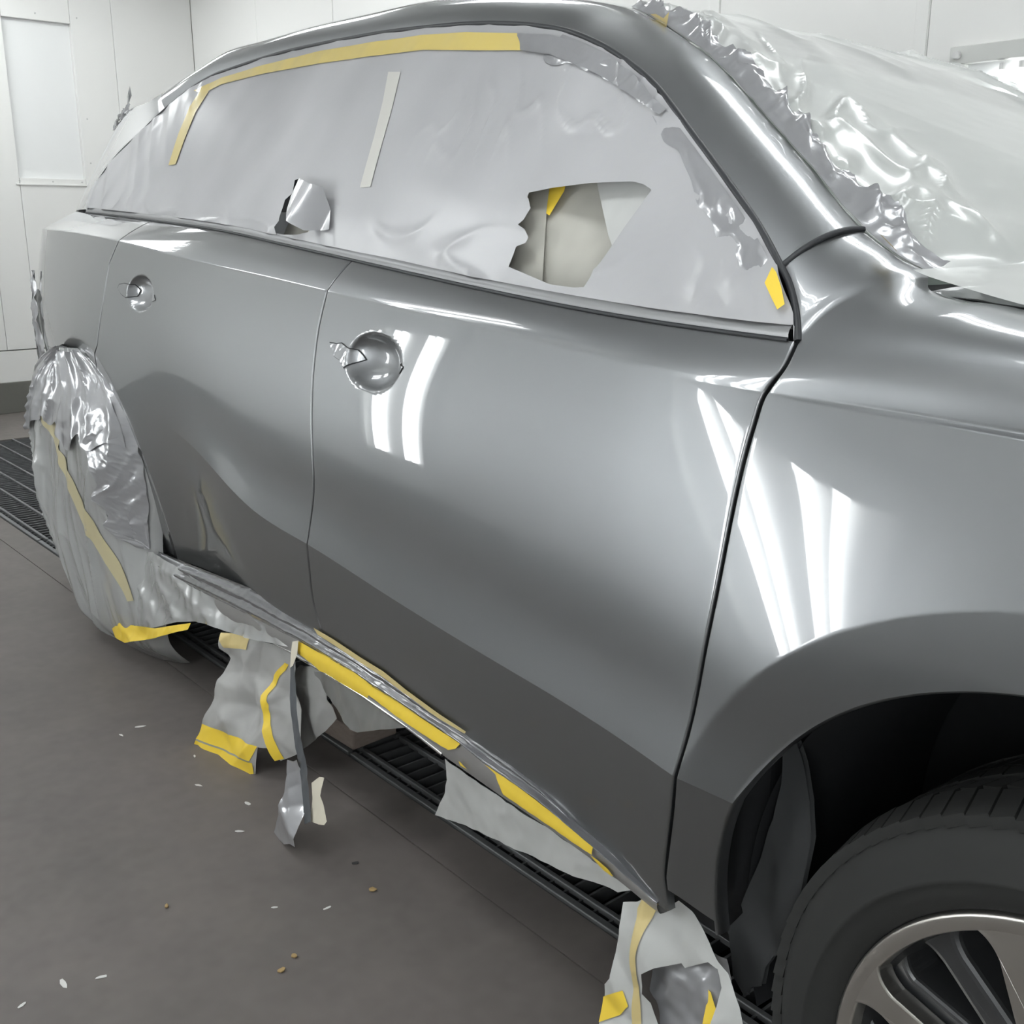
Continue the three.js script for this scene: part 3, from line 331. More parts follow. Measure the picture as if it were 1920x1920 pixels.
// roof rail and pillars: lofted from the window line to the roof gutter / windscreen edge
const loft = (A, B, nu, nv, bulge, endB = 0) => grid(nu, nv, (u, v) => {
  const a = A(u), b = B(u), a2 = A(Math.min(1, u + .004)), a1 = A(Math.max(0, u - .004));
  const t = new THREE.Vector3(a2[0] - a1[0], a2[1] - a1[1], a2[2] - a1[2]), w = new THREE.Vector3(b[0] - a[0], b[1] - a[1], b[2] - a[2]), n = new THREE.Vector3().crossVectors(t, w).normalize(); if (n.y + n.z < 0) n.negate();
  const k = 4 * v * (1 - v) * bulge; return [lerp(a[0], b[0], v) + n.x * k, lerp(a[1], b[1], v) + n.y * k, lerp(a[2], b[2], v) + n.z * k];
});
const dloUp = curve(D.dlo.slice(6)), railOut = curve(D.railOut);
const railLoft = loft(dloUp, railOut, 260, 18, .014);
bothUp('roof_rail', railLoft, M.paint, 'roof side rail running down into the front pillar');
{ // pillar behind the side window
  const A = curve(D.dlo.slice(0, 7)), B = curve([[-3.985, 1.27, 0], [-3.95, 1.40, 0], [-3.85, 1.53, 0], [-3.7, 1.588, 0], [-3.5, 1.597, 0], [-3.3, 1.597, 0], [-3.135, 1.615, 0]]);
  const low = grid(60, 6, (u, v) => { const x = lerp(-3.985, -3.36, u), y = lerp(YB(x), lerp(1.27, 1.2699, u), v); return [x, y, side(x, Math.min(y, 1.3))]; });
  const g = grid(60, 60, (u, v) => { const a = A(v), b = B(v), x = lerp(b[0], a[0], u), y = lerp(b[1], a[1], u); return [x, y, lerp(glassZ(x, y), a[2], sm(.9, 1, u))]; });
  both('rear_pillar', mergeGeometries([g]));
  const edge = v => { const b = B(v); return [b[0], b[1], glassZ(b[0], b[1])]; };
  part('tailgate', mergeGeometries([grid(20, 30, (u, v) => { const e = edge(v), s = lerp(1, -1, u); return [e[0] - .05 * (1 - s * s), e[1] + .03 * (1 - s * s) * v, e[2] * s]; }), grid(20, 30, (u, v) => { const y = lerp(.42, YB(-3.99), v), s = lerp(1, -1, u); return [-3.99 - .06 * (1 - s * s), y, side(-3.99, y) * s]; })]));
}
const roofEdge = curve(D.railOut.slice(0, 12));
part('roof_panel', grid(80, 40, (u, v) => { const e = roofEdge(u), s = lerp(1, -1, v); const f = farUp(e); return [e[0] - .03 * (1 - s * s) * sm(.8, 1, u), lerp(e[1], f[1], v) + .03 * (1 - s * s), lerp(e[2], f[2], v)]; }));
// black seal round the side window and along the cut lines
const tube = (pts, r, n = 120) => new THREE.TubeGeometry(new THREE.CatmullRomCurve3(pts.map(q => new THREE.Vector3(...q))), n, r, 6);
part('window_seal', tube([...D.dlo.map(q => [q[0], q[1], q[2] + .004]), ...D.filmEdge.slice(1)], .0042, 400), M.gasket, 'thin black seal line round the side window');
{ const p = railLoft.attributes.position, pts = []; for (let v = 0; v <= 18; v += 3) { const k = v * 261 + 260; pts.push([p.getX(k) + .002, p.getY(k), p.getZ(k) + .001]); } part('pillar_seam', tube(pts, .0036, 40), M.gasket); }
{ // belt moulding under the side windows
  const g = grid(220, 8, (u, v) => { const x = lerp(-3.40, -.425, u), y = YB(x) + .002 + v * .017, k = Math.sin(v * Math.PI); return [x, y, glassZ(x, YB(x)) - .5 * v * .017 + .0035 * k + .0005]; });
  both('belt_moulding', g, M.beltTrim);
  part('belt_seal', tube(Array.from({ length: 60 }, (_, i) => { const x = lerp(-3.40, -.425, i / 59); return [x, YB(x) + .001, side(x, YB(x) - .0005) + .0005]; }), .0025, 200), M.gasket);
}
{ // fender top up to the bonnet gap and the windscreen corner
  const T1 = curve([...D.filmEdge, ...[-.33, -.2, -.05, .1, .25, .4, .55, .7, .85, .95].map(x => [x, YB(x), side(x, YB(x))])]);
  const T2 = curve([D.railOut[D.railOut.length - 1], ...D.cowl, [-.33, 1.158, .795], ...D.hoodGap.slice(1), [-.1, 1.128, .80], [.1, 1.10, .79], [.35, 1.06, .76], [.6, 1.01, .70], [.8, .96, .62], [.93, .90, .55]]);
  const g = grid(260, 24, (u, v) => {
    const a = T1(u), b = T2(u), slope = side(a[0], a[1] - .001) - side(a[0], a[1] - .006), L = Math.hypot(b[1] - a[1], b[2] - a[2], b[0] - a[0]) * 1.0;
    const ty = 1 / Math.hypot(1, slope / .005), tz = (slope / .005) * ty, h00 = 2 * v ** 3 - 3 * v * v + 1, h10 = v ** 3 - 2 * v * v + v, h01 = -2 * v ** 3 + 3 * v * v, h11 = v ** 3 - v * v;
    return [a[0] * h00 + b[0] * h01, a[1] * h00 + b[1] * h01 + h10 * ty * L, a[2] * h00 + b[2] * h01 + h10 * tz * L + h11 * -L];
  });
  both('fender_top', g);
  const H = curve([[-.335, 1.160, .79], ...D.hoodGap.slice(1).map(q => [q[0], q[1] + .002, q[2] - .006]), [-.1, 1.13, .79], [.1, 1.102, .78], [.35, 1.062, .75], [.6, 1.012, .69], [.8, .962, .61], [.93, .90, .54]]);
  const bonnet = (u, v) => { const e = H(u), s = lerp(1, -1, v), q = 1 - Math.abs(s) ** 2.2; return [e[0] + .14 * q, e[1] + .02 * q * (1 - u * .5) - .004 * sm(.96, 1, Math.abs(s)), e[2] * s]; };
  part('bonnet', grid(60, 40, bonnet)); car.userData.bonnet = bonnet;
  part('front_bumper', grid(24, 24, (u, v) => { const s = lerp(1, -1, u), y = lerp(.3, .97, v), zz = .78; return [.95 + .16 * (1 - s * s) - .05 * (v - .5) ** 2, y, zz * s]; }));
}
const bonnet = car.userData.bonnet; delete car.userData.bonnet;
// windscreen
const wsSide = curve([...D.railOut.slice(11), ...D.cowl]);
const wsA = D.railOut[11], cE = D.cowl[2], cross = (a, crown, fwd) => { const f = farUp(a); return u => { const k = 4 * u * (1 - u); return [a[0] + fwd * k, lerp(a[1], f[1], u) + crown * k, lerp(a[2], f[2], u)]; }; };
const wsTop = cross(wsA, .018, -.01), wsBase = cross(cE, .012, .16);
function windscreen(u, v) {                         // u across, v from the roof down; a 3D Coons patch
  const l = wsSide(v), r = farUp(l), t = wsTop(u), b = wsBase(u), lt = wsSide(0), lb = wsSide(1), rt = farUp(lt), rb = farUp(lb);
  return [0, 1, 2].map(k => lerp(l[k], r[k], u) + lerp(t[k], b[k], v) - lerp(lerp(lt[k], rt[k], u), lerp(lb[k], rb[k], u), v));
}
part('windscreen', grid(60, 60, (u, v) => { const q = windscreen(u, v); return [q[0] - .008, q[1] - .022, q[2] * .985]; }), M.windscreen);
part('scuttle', grid(40, 8, (u, v) => { const b = wsBase(u); return [b[0] - .03 + v * .24, b[1] - .016 - .02 * v, b[2] * 1.03]; }), M.plastic);
// sill trim below the doors
const R0 = lin(D.R0), R1 = lin(D.R1), R3 = lin(D.R3);
function sillZ(x, y) { const p = plan(x), a = R0(x), b = R1(x), c = R3(x); if (y > b) { const t = clamp((a - y) / (a - b), 0, 1.0); return p - .036 + .018 * sm(0, 1, t) + .010 * Math.sin(Math.PI * t) * (1 - .35 * Math.cos(4 * Math.PI * t)); } const t = clamp((b - y) / (b - c), 0, 1); return p - .018 + .004 * Math.sin(Math.PI * t) - .004 * t; }
both('sill_trim', mergeGeometries([grid(200, 10, (u, v) => { const x = lerp(-2.4, -.528, u), y = lerp(R3(x), R1(x), v); return [x, y, sillZ(x, y)]; }), grid(200, 4, (u, v) => { const x = lerp(-2.4, -.528, u), a = v * Math.PI / 2; return [x, R3(x) - .004 * Math.sin(a), sillZ(x, R3(x)) - .10 * v * v]; })]), M.trim);
part('chrome_edge', tube(Array.from({ length: 50 }, (_, i) => { const x = lerp(-1.72, -1.05, i / 49); return [x, R3(x) + .0015, sillZ(x, R3(x)) + .001]; }), .0035, 120), M.chrome);
part('underbody', [box(3.0, .05, 1.66, -2.0, .32, 0), box(.7, .3, 1.7, -3.55, .45, 0), box(.5, .5, 1.1, -2.9, .5, 0), box(.9, .5, .9, .2, .5, 0), box(1.5, .3, 1.72, -1.35, .5, 0), box(.18, .26, 1.66, -.55, .46, 0), box(.5, .4, 1.5, .75, .5, 0)], M.dark);
part('cabin_floor', [box(2.2, .5, 1.5, -1.6, .75, 0), box(.1, .4, 1.5, -.55, .9, 0)], M.dark);
// wheel arches
for (const [cx, cy, r] of ARCH) both('arch_liner', mergeGeometries([grid(50, 8, (u, v) => { const a = lerp(-.35, Math.PI + .35, u); const rr = r + .012; return [cx - rr * Math.cos(a), cy + rr * Math.sin(a), lerp(plan(cx) - .085, .5, v)]; }), new THREE.CircleGeometry(r + .02, 40).translate(cx, cy, .52)]), M.dark);
{
  const s = SH.guard, f = (x, y) => .012 * ridge(x * 9, y * 1.5, 2) + .006 * noise(x * 30, y * 12);
  part('splash_guard', mergeGeometries([sheet(s, .006, f), sheet(s, .006, f, -.008)]), M.plastic, 'loose black splash guard hanging in the front wheel arch');
}
function wheel(z, x, flip) {
  const w = new THREE.Group(); w.name = 'wheel'; car.add(w); w.position.set(x, .3725, z); if (flip) w.rotation.y = Math.PI;
  const lathe = (pts, seg = 96) => new THREE.LatheGeometry(pts.map(q => new THREE.Vector2(q[0], q[1])), seg).rotateX(Math.PI / 2);
  const TS = .968, prof = [[.262, -.02], [.27, -.002], [.285, .005], [.305, .0065], [.3065, .009], [.311, .009], [.3125, .007], [.33, .004], [.345, -.002], [.356, -.012], [.362, -.022], [.366, -.04], [.367, -.12], [.366, -.2], [.362, -.218], [.345, -.238], [.32, -.246], [.285, -.245], [.262, -.22]].map(q => [q[0] > .3 ? q[0] * TS : q[0], q[1]]);
  const bits = [lathe(prof)];
  const block = (wz, wt, h, ang, zc, r, skew, tip = 0) => { const g = new THREE.BoxGeometry(wt, h, wz); const m = new THREE.Matrix4().makeRotationX(tip); g.applyMatrix4(new THREE.Matrix4().makeRotationY(skew)); g.applyMatrix4(m); g.translate(0, r * TS, zc); g.rotateZ(ang); return g; };
  const N = 88;
  for (let i = 0; i < N; i++) {
    const a = i / N * Math.PI * 2, d = 2 * Math.PI / N;
    bits.push(block(.052, .0220, .012, a, -.034, .3665, .25, .2), block(.032, .0215, .010, a + d * .3, -.082, .3715, -.35), block(.034, .0222, .010, a + d * .6, -.122, .3722, .3), block(.032, .0215, .010, a + d * .2, -.162, .3715, -.35), block(.036, .0220, .012, a + d * .5, -.203, .3685, .25, -.16));
  }
  for (const g of bits) { g.deleteAttribute('uv'); }
  obj('tyre', bits.map(g => g.index ? g.toNonIndexed() : g), M.rubber, w, 'black all-season tyre with siped tread');
  obj('rim_barrel', lathe([[.24, -.2], [.236, -.1], [.242, -.03], [.254, -.008]]), M.pocket, w);
  obj('rim_lip', lathe([[.246, -.03], [.248, -.006], [.250, -.002], [.262, -.001], [.266, -.004], [.268, -.016]]), M.machined, w, 'bright machined rim edge');
  const spokeShape = (r0, r1, w0, w1) => { const s = new THREE.Shape(); s.moveTo(r0, -w0 / 2); s.lineTo(r1 - .03, -w1 / 2); s.quadraticCurveTo(r1 - .004, -w1 * .62, r1, -w1 * 1.5); s.lineTo(r1 + .004, w1 * 1.5); s.quadraticCurveTo(r1 - .004, w1 * .62, r1 - .03, w1 / 2); s.lineTo(r0, w0 / 2); return s; };
  const face = new THREE.ExtrudeGeometry(spokeShape(.055, .251, .046, .027), { depth: .02, bevelEnabled: true, bevelSize: .002, bevelThickness: .002, bevelSegments: 2 });
  const shape = (g, dish, dz) => { const p = g.attributes.position; for (let i = 0; i < p.count; i++) { const r = Math.hypot(p.getX(i), p.getY(i)); p.setZ(i, p.getZ(i) - .024 + dz - dish * Math.max(0, 1 - r / .25) ** 1.5); } g.computeVertexNormals(); return g; };
  shape(face, .02, .0);
  const rib = shape(new THREE.ExtrudeGeometry(spokeShape(.055, .246, .022, .016), { depth: .05, bevelEnabled: true, bevelSize: .008, bevelThickness: .008, bevelSegments: 3 }), .02, -.062);
  const side2 = shape(new THREE.ExtrudeGeometry(spokeShape(.055, .25, .07, .045), { depth: .04, bevelEnabled: true, bevelSize: .006, bevelThickness: .006, bevelSegments: 3 }), .02, -.052);
  for (let k = 0; k < 5; k++) {
    const c = (136.5 + 72 * k) * Math.PI / 180;
    for (const o of [-23.5, 23.5]) { const a = c + o * Math.PI / 180; const s = obj('spoke', face, M.machined, w); s.rotation.z = a; const q = obj('spoke_flank', side2, M.pocket, w); q.rotation.z = a; }
    const m = obj('rib', rib, M.pocket, w); m.rotation.z = c;
  }
  obj('hub_cap', lathe([[0, .0], [.03, -.002], [.036, -.01], [.06, -.03], [.07, -.06]], 40), M.pocket, w);
  obj('brake_disc', new THREE.CylinderGeometry(.165, .165, .025, 48).rotateX(Math.PI / 2).translate(0, 0, -.14), M.steel, w);
  return w;
}
wheel(.937, 0, false); wheel(-.937, 0, true); wheel(.937, -2.92, false); wheel(-.937, -2.92, true);

// ---------------------------------------------------------------- masking on the side windows
{
  const t = thing('window_masking', 'grey oversprayed plastic sheet taped over the side windows, torn twice', 'masking film');
  const cr = (x, y) => {
    const e = edgeDist(x, y), top = sm(.10, .0, e), corner = sm(-.75, -.55, x) * sm(1.24, 1.15, y), quarter = sm(-2.65, -2.9, x), belt = sm(YB(x) + .10, YB(x) + .03, y);
    return .0016 * ridge(x * 2.2 + y * 2, y * 4, 1) + .0028 * top * ridge(x * 11 + y * 5, y * 12, 3) + .0045 * corner * ridge(x * 14, y * 16 + x * 4, 6) + .006 * quarter * ridge(x * 7 + y * 9, y * 2.5 + x, 16) + .006 * belt * Math.max(0, ridge(x * 5 + y * 6, y * 12, 7)) ** 4 + .006 * sm(.3, 0, Math.abs(x + 1.0) - .2) * sm(.12, 0, Math.abs(y - 1.4)) * Math.max(0, ridge(x * 16 + y * 12, y * 9 - x * 4, 21)) ** 5 + .0006 * noise(x * 45, y * 45) * (top + corner);
  };
  const outline = [...D.dlo.map(q => [q[0], q[1]]), ...D.filmEdge.slice(1).map(q => [q[0], q[1]])];
  for (let i = 0; i <= 40; i++) { const x = lerp(-.42, -3.36, i / 40); outline.push([x, YB(x) + .016]); }
  const tapeBand = [...SH.tapeW.xy], bandPoly = [...SH.bandW.xy];
  function edgeDist(x, y) { let b = 9; for (const q of D.dlo) b = Math.min(b, Math.hypot(q[0] - x, q[1] - y)); return b; }
  const put = (lift) => (x, y) => [x, y, glassZ(x, y) + .003 + cr(x, y) + lift];
  obj('plastic_sheet', fill(outline, .0055, put(0), [SH.hole1.xy, SH.hole2.xy]), M.film, t);
  obj('tape_strip', fill(tapeBand, .006, put(.003)), M.tapeFilm, t, 'long yellow tape strip along the top edge under clear film');
  obj('film_edge', fill(bandPoly, .005, (x, y) => { const q = put(.004)(x, y); q[2] += .003 * ridge(x * 26, y * 26, 2); return q; }), M.filmShiny, t, 'crumpled shiny film edge');
  obj('tape_strip', fill(SH.tapeW2.xy, .006, put(.003)), M.tapeFilm, t, 'short yellow tape strip over the rear side window');
  obj('tape_strip', fill(SH.tapeW3.xy, .006, put(.0015)), M.tapeFaint, t, 'faint tape strip showing through between the doors');
  obj('tape_strip', fill(SH.tapeW4.xy, .003, (x, y) => [x - .005, y, glassZ(x - .005, y) + .014]), M.tape, t, 'yellow tape end at the mirror corner');
  obj('torn_flap', fill(SH.flap1.xy, .005, (x, y) => { const k = clamp((x + 1.80) / .2, 0, 1); return [x, y, glassZ(x, y) + .012 + .03 * Math.sin(k * Math.PI) + .004 * ridge(x * 16, y * 9)]; }), M.filmShiny, t, 'torn flap of film curling out beside the hole');
  // crumpled rim along the front pillar
  const P1 = curve(D.dlo.slice(17)); 
  obj('film_edge', grid(160, 10, (u, v) => { const q = P1(u), vv = v, w = (.035 + .02 * noise(u * 12, 2)) * (1 - .5 * sm(.15, .4, u) * sm(.85, .6, u)), k = 1 - .75 * sm(.2, .4, u) * sm(.85, .7, u), y = q[1] - (v * w + .006) * .8, x = q[0] - (v * w + .006) * .7; return [x, y, glassZ(x, y) + .006 + k * (.004 * ridge(u * 15, v * 1.6, 4) * Math.sin(Math.PI * (v * .9 + .05)) + .001 * noise(u * 60, v * 6))]; }), M.filmShiny, t);
  single('backing_paper', 'pale masking paper seen through the large tear in the window film', 'paper', fill([[-1.12, 1.12], [-.70, 1.12], [-.70, 1.30], [-1.12, 1.30]], .02, (x, y) => [x, y, glassZ(x, y) - .06 - .03 * Math.sin(x * 14) + .01 * noise(x * 9, y * 9)]), M.paperWarm);
  single('backing_tape', 'yellow tape piece on the paper inside the large tear', 'tape', fill(SH.inTape.xy, .006, (x, y) => [x, y, glassZ(x, y) - .026]), M.tape);
  single('fold_paper', 'beige paper edge standing upright at the left of the large tear', 'paper', fill(SH.inLeft.xy, .008, (x, y) => [x, y, glassZ(x, y) - .030 - .10 * (x + .95)]), M.paperWarm);
  single('torn_sheet', 'white paper corner inside the large tear beside the front pillar', 'paper', fill(SH.inWhite.xy, .008, (x, y) => [x, y, glassZ(x, y) - .022 + .05 * (x + .8)]), M.paperLight);
  single('inner_paper', 'narrow grey paper edge inside the small tear on the rear window', 'paper', fill([[-1.90, 1.19], [-1.75, 1.19], [-1.80, 1.33], [-1.88, 1.33]], .01, (x, y) => [x, y, glassZ(x, y) - .05]), M.paperWarm);
}
// ---------------------------------------------------------------- masking on the windscreen
{
  const t = thing('windscreen_masking', 'clear wrinkled plastic sheet draped over the windscreen', 'masking film');
  const nrm = new THREE.Vector3(.42, .9, 0).normalize();
  const fold = (u, v) => { const e = sm(.2, .02, u); return (.1 + .9 * sm(0, .03, u)) * (1 - .85 * sm(.88, 1, v)) * (.006 + .014 * Math.max(0, ridge(u * 3.2 + v * 1.6, v * .8 - u * .6, 1)) ** 9 + .006 * Math.max(0, ridge(u * 8 + v * 2.5, v * 1.4 - u, 5)) ** 5 + .012 * e * Math.max(0, ridge(u * 20 + v * 7, v * 8 + u * 5, 3)) ** 3 + .003 * ridge(u * 5 - v * 2, v * 2, 8)); };
  obj('plastic_sheet', grid(240, 220, (u, v) => { const q = windscreen(u, v), k = fold(u, v); return [q[0] + nrm.x * k, q[1] + nrm.y * k, q[2]]; }, (u, v) => [u * 1.2, v * 1]), M.filmClear, t);
  obj('film_edge', grid(180, 8, (u, v) => { const q = windscreen(v * (.020 + .012 * noise(u * 8, 3)), u), k = fold(v * .05, u) + .0015 + .007 * sm(0, .3, v) * Math.max(0, ridge(u * 22, v * 1.5, 5)) ** 2; return [q[0] + nrm.x * k, q[1] + nrm.y * k, q[2]]; }), M.filmShiny, t, 'puckered film edge taped along the front pillar');
  obj('film_skirt', grid(160, 40, (u, v) => { const b = wsBase(u), g = bonnet(.01 + v * .34, clamp(.008 + u * .97, 0, 1)), k = sm(0, .3, v), wv = .003 + .012 * sm(0, .06, u) * Math.max(0, ridge(u * 12, v * 3, 9)) ** 2; return [lerp(b[0], g[0], k) + .02 * v, lerp(b[1], g[1], k) + wv, lerp(b[2], g[2], k) + .024 * (1 - u) ** 24]; }, (u, v) => [u * 1.2, v * .4]), M.filmClear, t, 'film gathered over the scuttle and the rear of the bonnet');
  obj('tape_end', sheet({ o: [-.402, 1.212, .785], a: [.82, -.5, .2], b: [.1, .45, .85], poly: [[0, 0], [.03, -.006], [.034, .016], [.012, .012]] }, .006), M.tapePale, t);
  obj('tape_end', sheet({ o: [-.985, 1.525, .575], a: [.8, -.45, .2], b: [.2, .8, .2], poly: [[-.02, 0], [.04, -.004], [.05, .03], [.03, .012], [0, .008]] }, .008), M.tapePale, t);
}
// ---------------------------------------------------------------- film bag over the rear wheel
{
  const t = thing('wheel_bag', 'cloudy plastic sheet bagged over the rear wheel', 'masking film');
  const F = spl([[0, -2.54], [.05, -2.50], [.2, -2.48], [.37, -2.53], [.54, -2.51], [.64, -2.52], [.75, -2.58], [.82, -2.73], [.875, -2.93]]), B = spl([[0, -3.10], [.05, -3.22], [.2, -3.42], [.4, -3.56], [.6, -3.62], [.75, -3.52], [.82, -3.36], [.875, -3.10]]);
  const ZB = spl([[0, .965], [.05, 1.01], [.15, 1.045], [.3, 1.06], [.5, 1.065], [.65, 1.05], [.76, 1.02], [.875, .985]]), ZF = spl([[0, .86], [.1, .93], [.2, .93], [.4, .905], [.6, .915], [.75, .93], [.875, .95]]), ZR = spl([[0, .80], [.2, .85], [.5, .86], [.75, .93], [.875, .96]]);
  const bag = (u, v) => {
    const y = v * .875, x = lerp(F(y), B(y), u), s = Math.pow(Math.sin(Math.PI * clamp(u, 0, 1)), .55), base = lerp(ZF(y), ZR(y), u);
    const sq = Math.sin(Math.PI * clamp(u, .02, .98)) ** .5, pleat = .020 * Math.max(-.4, ridge(u * 7 + .5 * v + .5, v * 1.3, 2)) * sq + .018 * Math.max(0, ridge(u * 10 + 1.6 * v, v * 1.1, 11)) ** 4 * sq + .004 * ridge(u * 20 + v * 2, v * 2.2, 5) + .0012 * ridge(u * 22, v * 14, 15) + .008 * sm(.6, 1, v) * ridge(u * 8, v * 4, 9);
    return [x, Math.max(.004, y), base + (ZB(y) - base) * s + pleat * sm(0, .12, v)];
  };
  obj('plastic_sheet', grid(240, 220, bag, (u, v) => [u, v]), M.filmBag, t);
  obj('film_edge', grid(200, 26, (u, v) => { const yy = lerp(.36, .872, u) / .875, q = bag(.012 + v * .16 * (1 + .5 * noise(u * 9, 1)) * sm(-.02, .2, u + .1 * noise(v * 5, 3)), yy); return [q[0], q[1], q[2] + .005 + .006 * ridge(u * 9 + v * 2, v * 2 + u * 3, 3) + .001 * ridge(u * 30, v * 7, 6)]; }), M.filmShiny, t, 'crumpled shiny film tucked into the rear arch');
  obj('film_edge', grid(120, 70, (u, v) => { const q = bag(lerp(.04, .97, u), lerp(.76 - .12 * Math.abs(noise(u * 6, 3)), .99, v)); return [q[0], q[1], q[2] + .006 + .008 * ridge(u * 5 + v, v * 2, 13) + .0018 * ridge(u * 14 + v * 4, v * 4, 14)]; }), M.filmShiny, t, 'gathered shiny film at the top of the arch');
  const band = (pts, w, m, l) => { const c = curve(pts.map(q => [q[0], q[1], 0])); obj('tape_strip', grid(60, 4, (u, v) => { const a = c(u), b = c(Math.min(1, u + .01)), b0 = c(Math.max(0, u - .01)), dx = b[0] - b0[0], dy = b[1] - b0[1], L = Math.hypot(dx, dy) || 1, W = w * (1 + .5 * noise(u * 5, w * 40)), q = bag(a[0] - dy / L * W * (v - .5), a[1] + dx / L * W * (v - .5)); return [q[0], q[1], q[2] + .003]; }), m, t, l); };
  band([[.62, .80], [.45, .70], [.28, .55], [.2, .42], [.12, .30], [.10, .24]], (.055), M.tapeBag, 'yellowed tape running down through the folds');
  band([[.95, .72], [.90, .60], [.86, .45]], (.045), M.tapeBag, 'yellowed tape at the outer edge');
  obj('film_strip', grid(10, 60, (u, v) => { const y = lerp(.72, 1.07, v), w = lerp(.10, .04, v), x = -3.69 + (u - .5) * w + .02 * (1 - v), z = side(-3.69, y) + .012 + .012 * ridge(u * 3, v * 5, 4); return [x, y, z]; }), M.filmShiny, t, 'narrow crinkled film strip up the bumper joint');
  obj('film_strip', grid(10, 40, (u, v) => { const y = lerp(.45, 1.0, v), x = lerp(-3.72, -3.84, u), z = side(-3.7, y) + .01 - .05 * u + .012 * (1 - v) * 2 + .008 * ridge(u * 2, v * 4, 8); return [x, y, z]; }), M.filmBag, t);
}
// ---------------------------------------------------------------- masking along the sill
{
  const t = thing('sill_masking', 'shiny grey film strip taped along the sill below the doors', 'masking film');
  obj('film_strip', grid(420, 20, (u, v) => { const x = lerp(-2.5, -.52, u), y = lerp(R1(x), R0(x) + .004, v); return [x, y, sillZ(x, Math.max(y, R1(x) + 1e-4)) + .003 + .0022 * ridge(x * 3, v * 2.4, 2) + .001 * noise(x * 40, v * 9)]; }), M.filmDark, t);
  obj('plastic_sheet', sheet(SH.sillFilm, .006, (x, y) => .012 * ridge(x * 4 + y * 3, y * 9, 3) + .004 * ridge(x * 18, y * 18, 5)), M.filmBag, t, 'cloudy film folded round the corner from the rear wheel');
  obj('tape_strip', sheet(SH.tapeS1, .006, (x, y) => .012 * ridge(x * 4 + y * 3, y * 9, 3) + .004 * ridge(x * 18, y * 18, 5), .003), M.tape, t);
  const on = (k, m, l, lift = .004) => obj('tape_strip', fill(SH[k].xy, .004, (x, y) => [x, y, sillZ(x, y) + lift + .0008 * noise(x * 60, y * 60)]), m, t, l);
  on('tapeR1', M.tape, 'bright yellow tape, rearmost piece on the trim'); on('tapeR2', M.tape, 'bright yellow tape piece in the middle of the trim', .0045); on('tapeR3', M.tape, 'bright yellow tape piece towards the front of the trim'); on('tapeR4', M.tape); on('tapeR6', M.tape);
  obj('tape_strip', fill(SH.tapeR5.xy, .004, (x, y) => [x, y, Math.max(sillZ(x, y), side(x, y)) + .004]), M.tapePale, t, 'dusty yellow tape along the bottom of the front door');
}
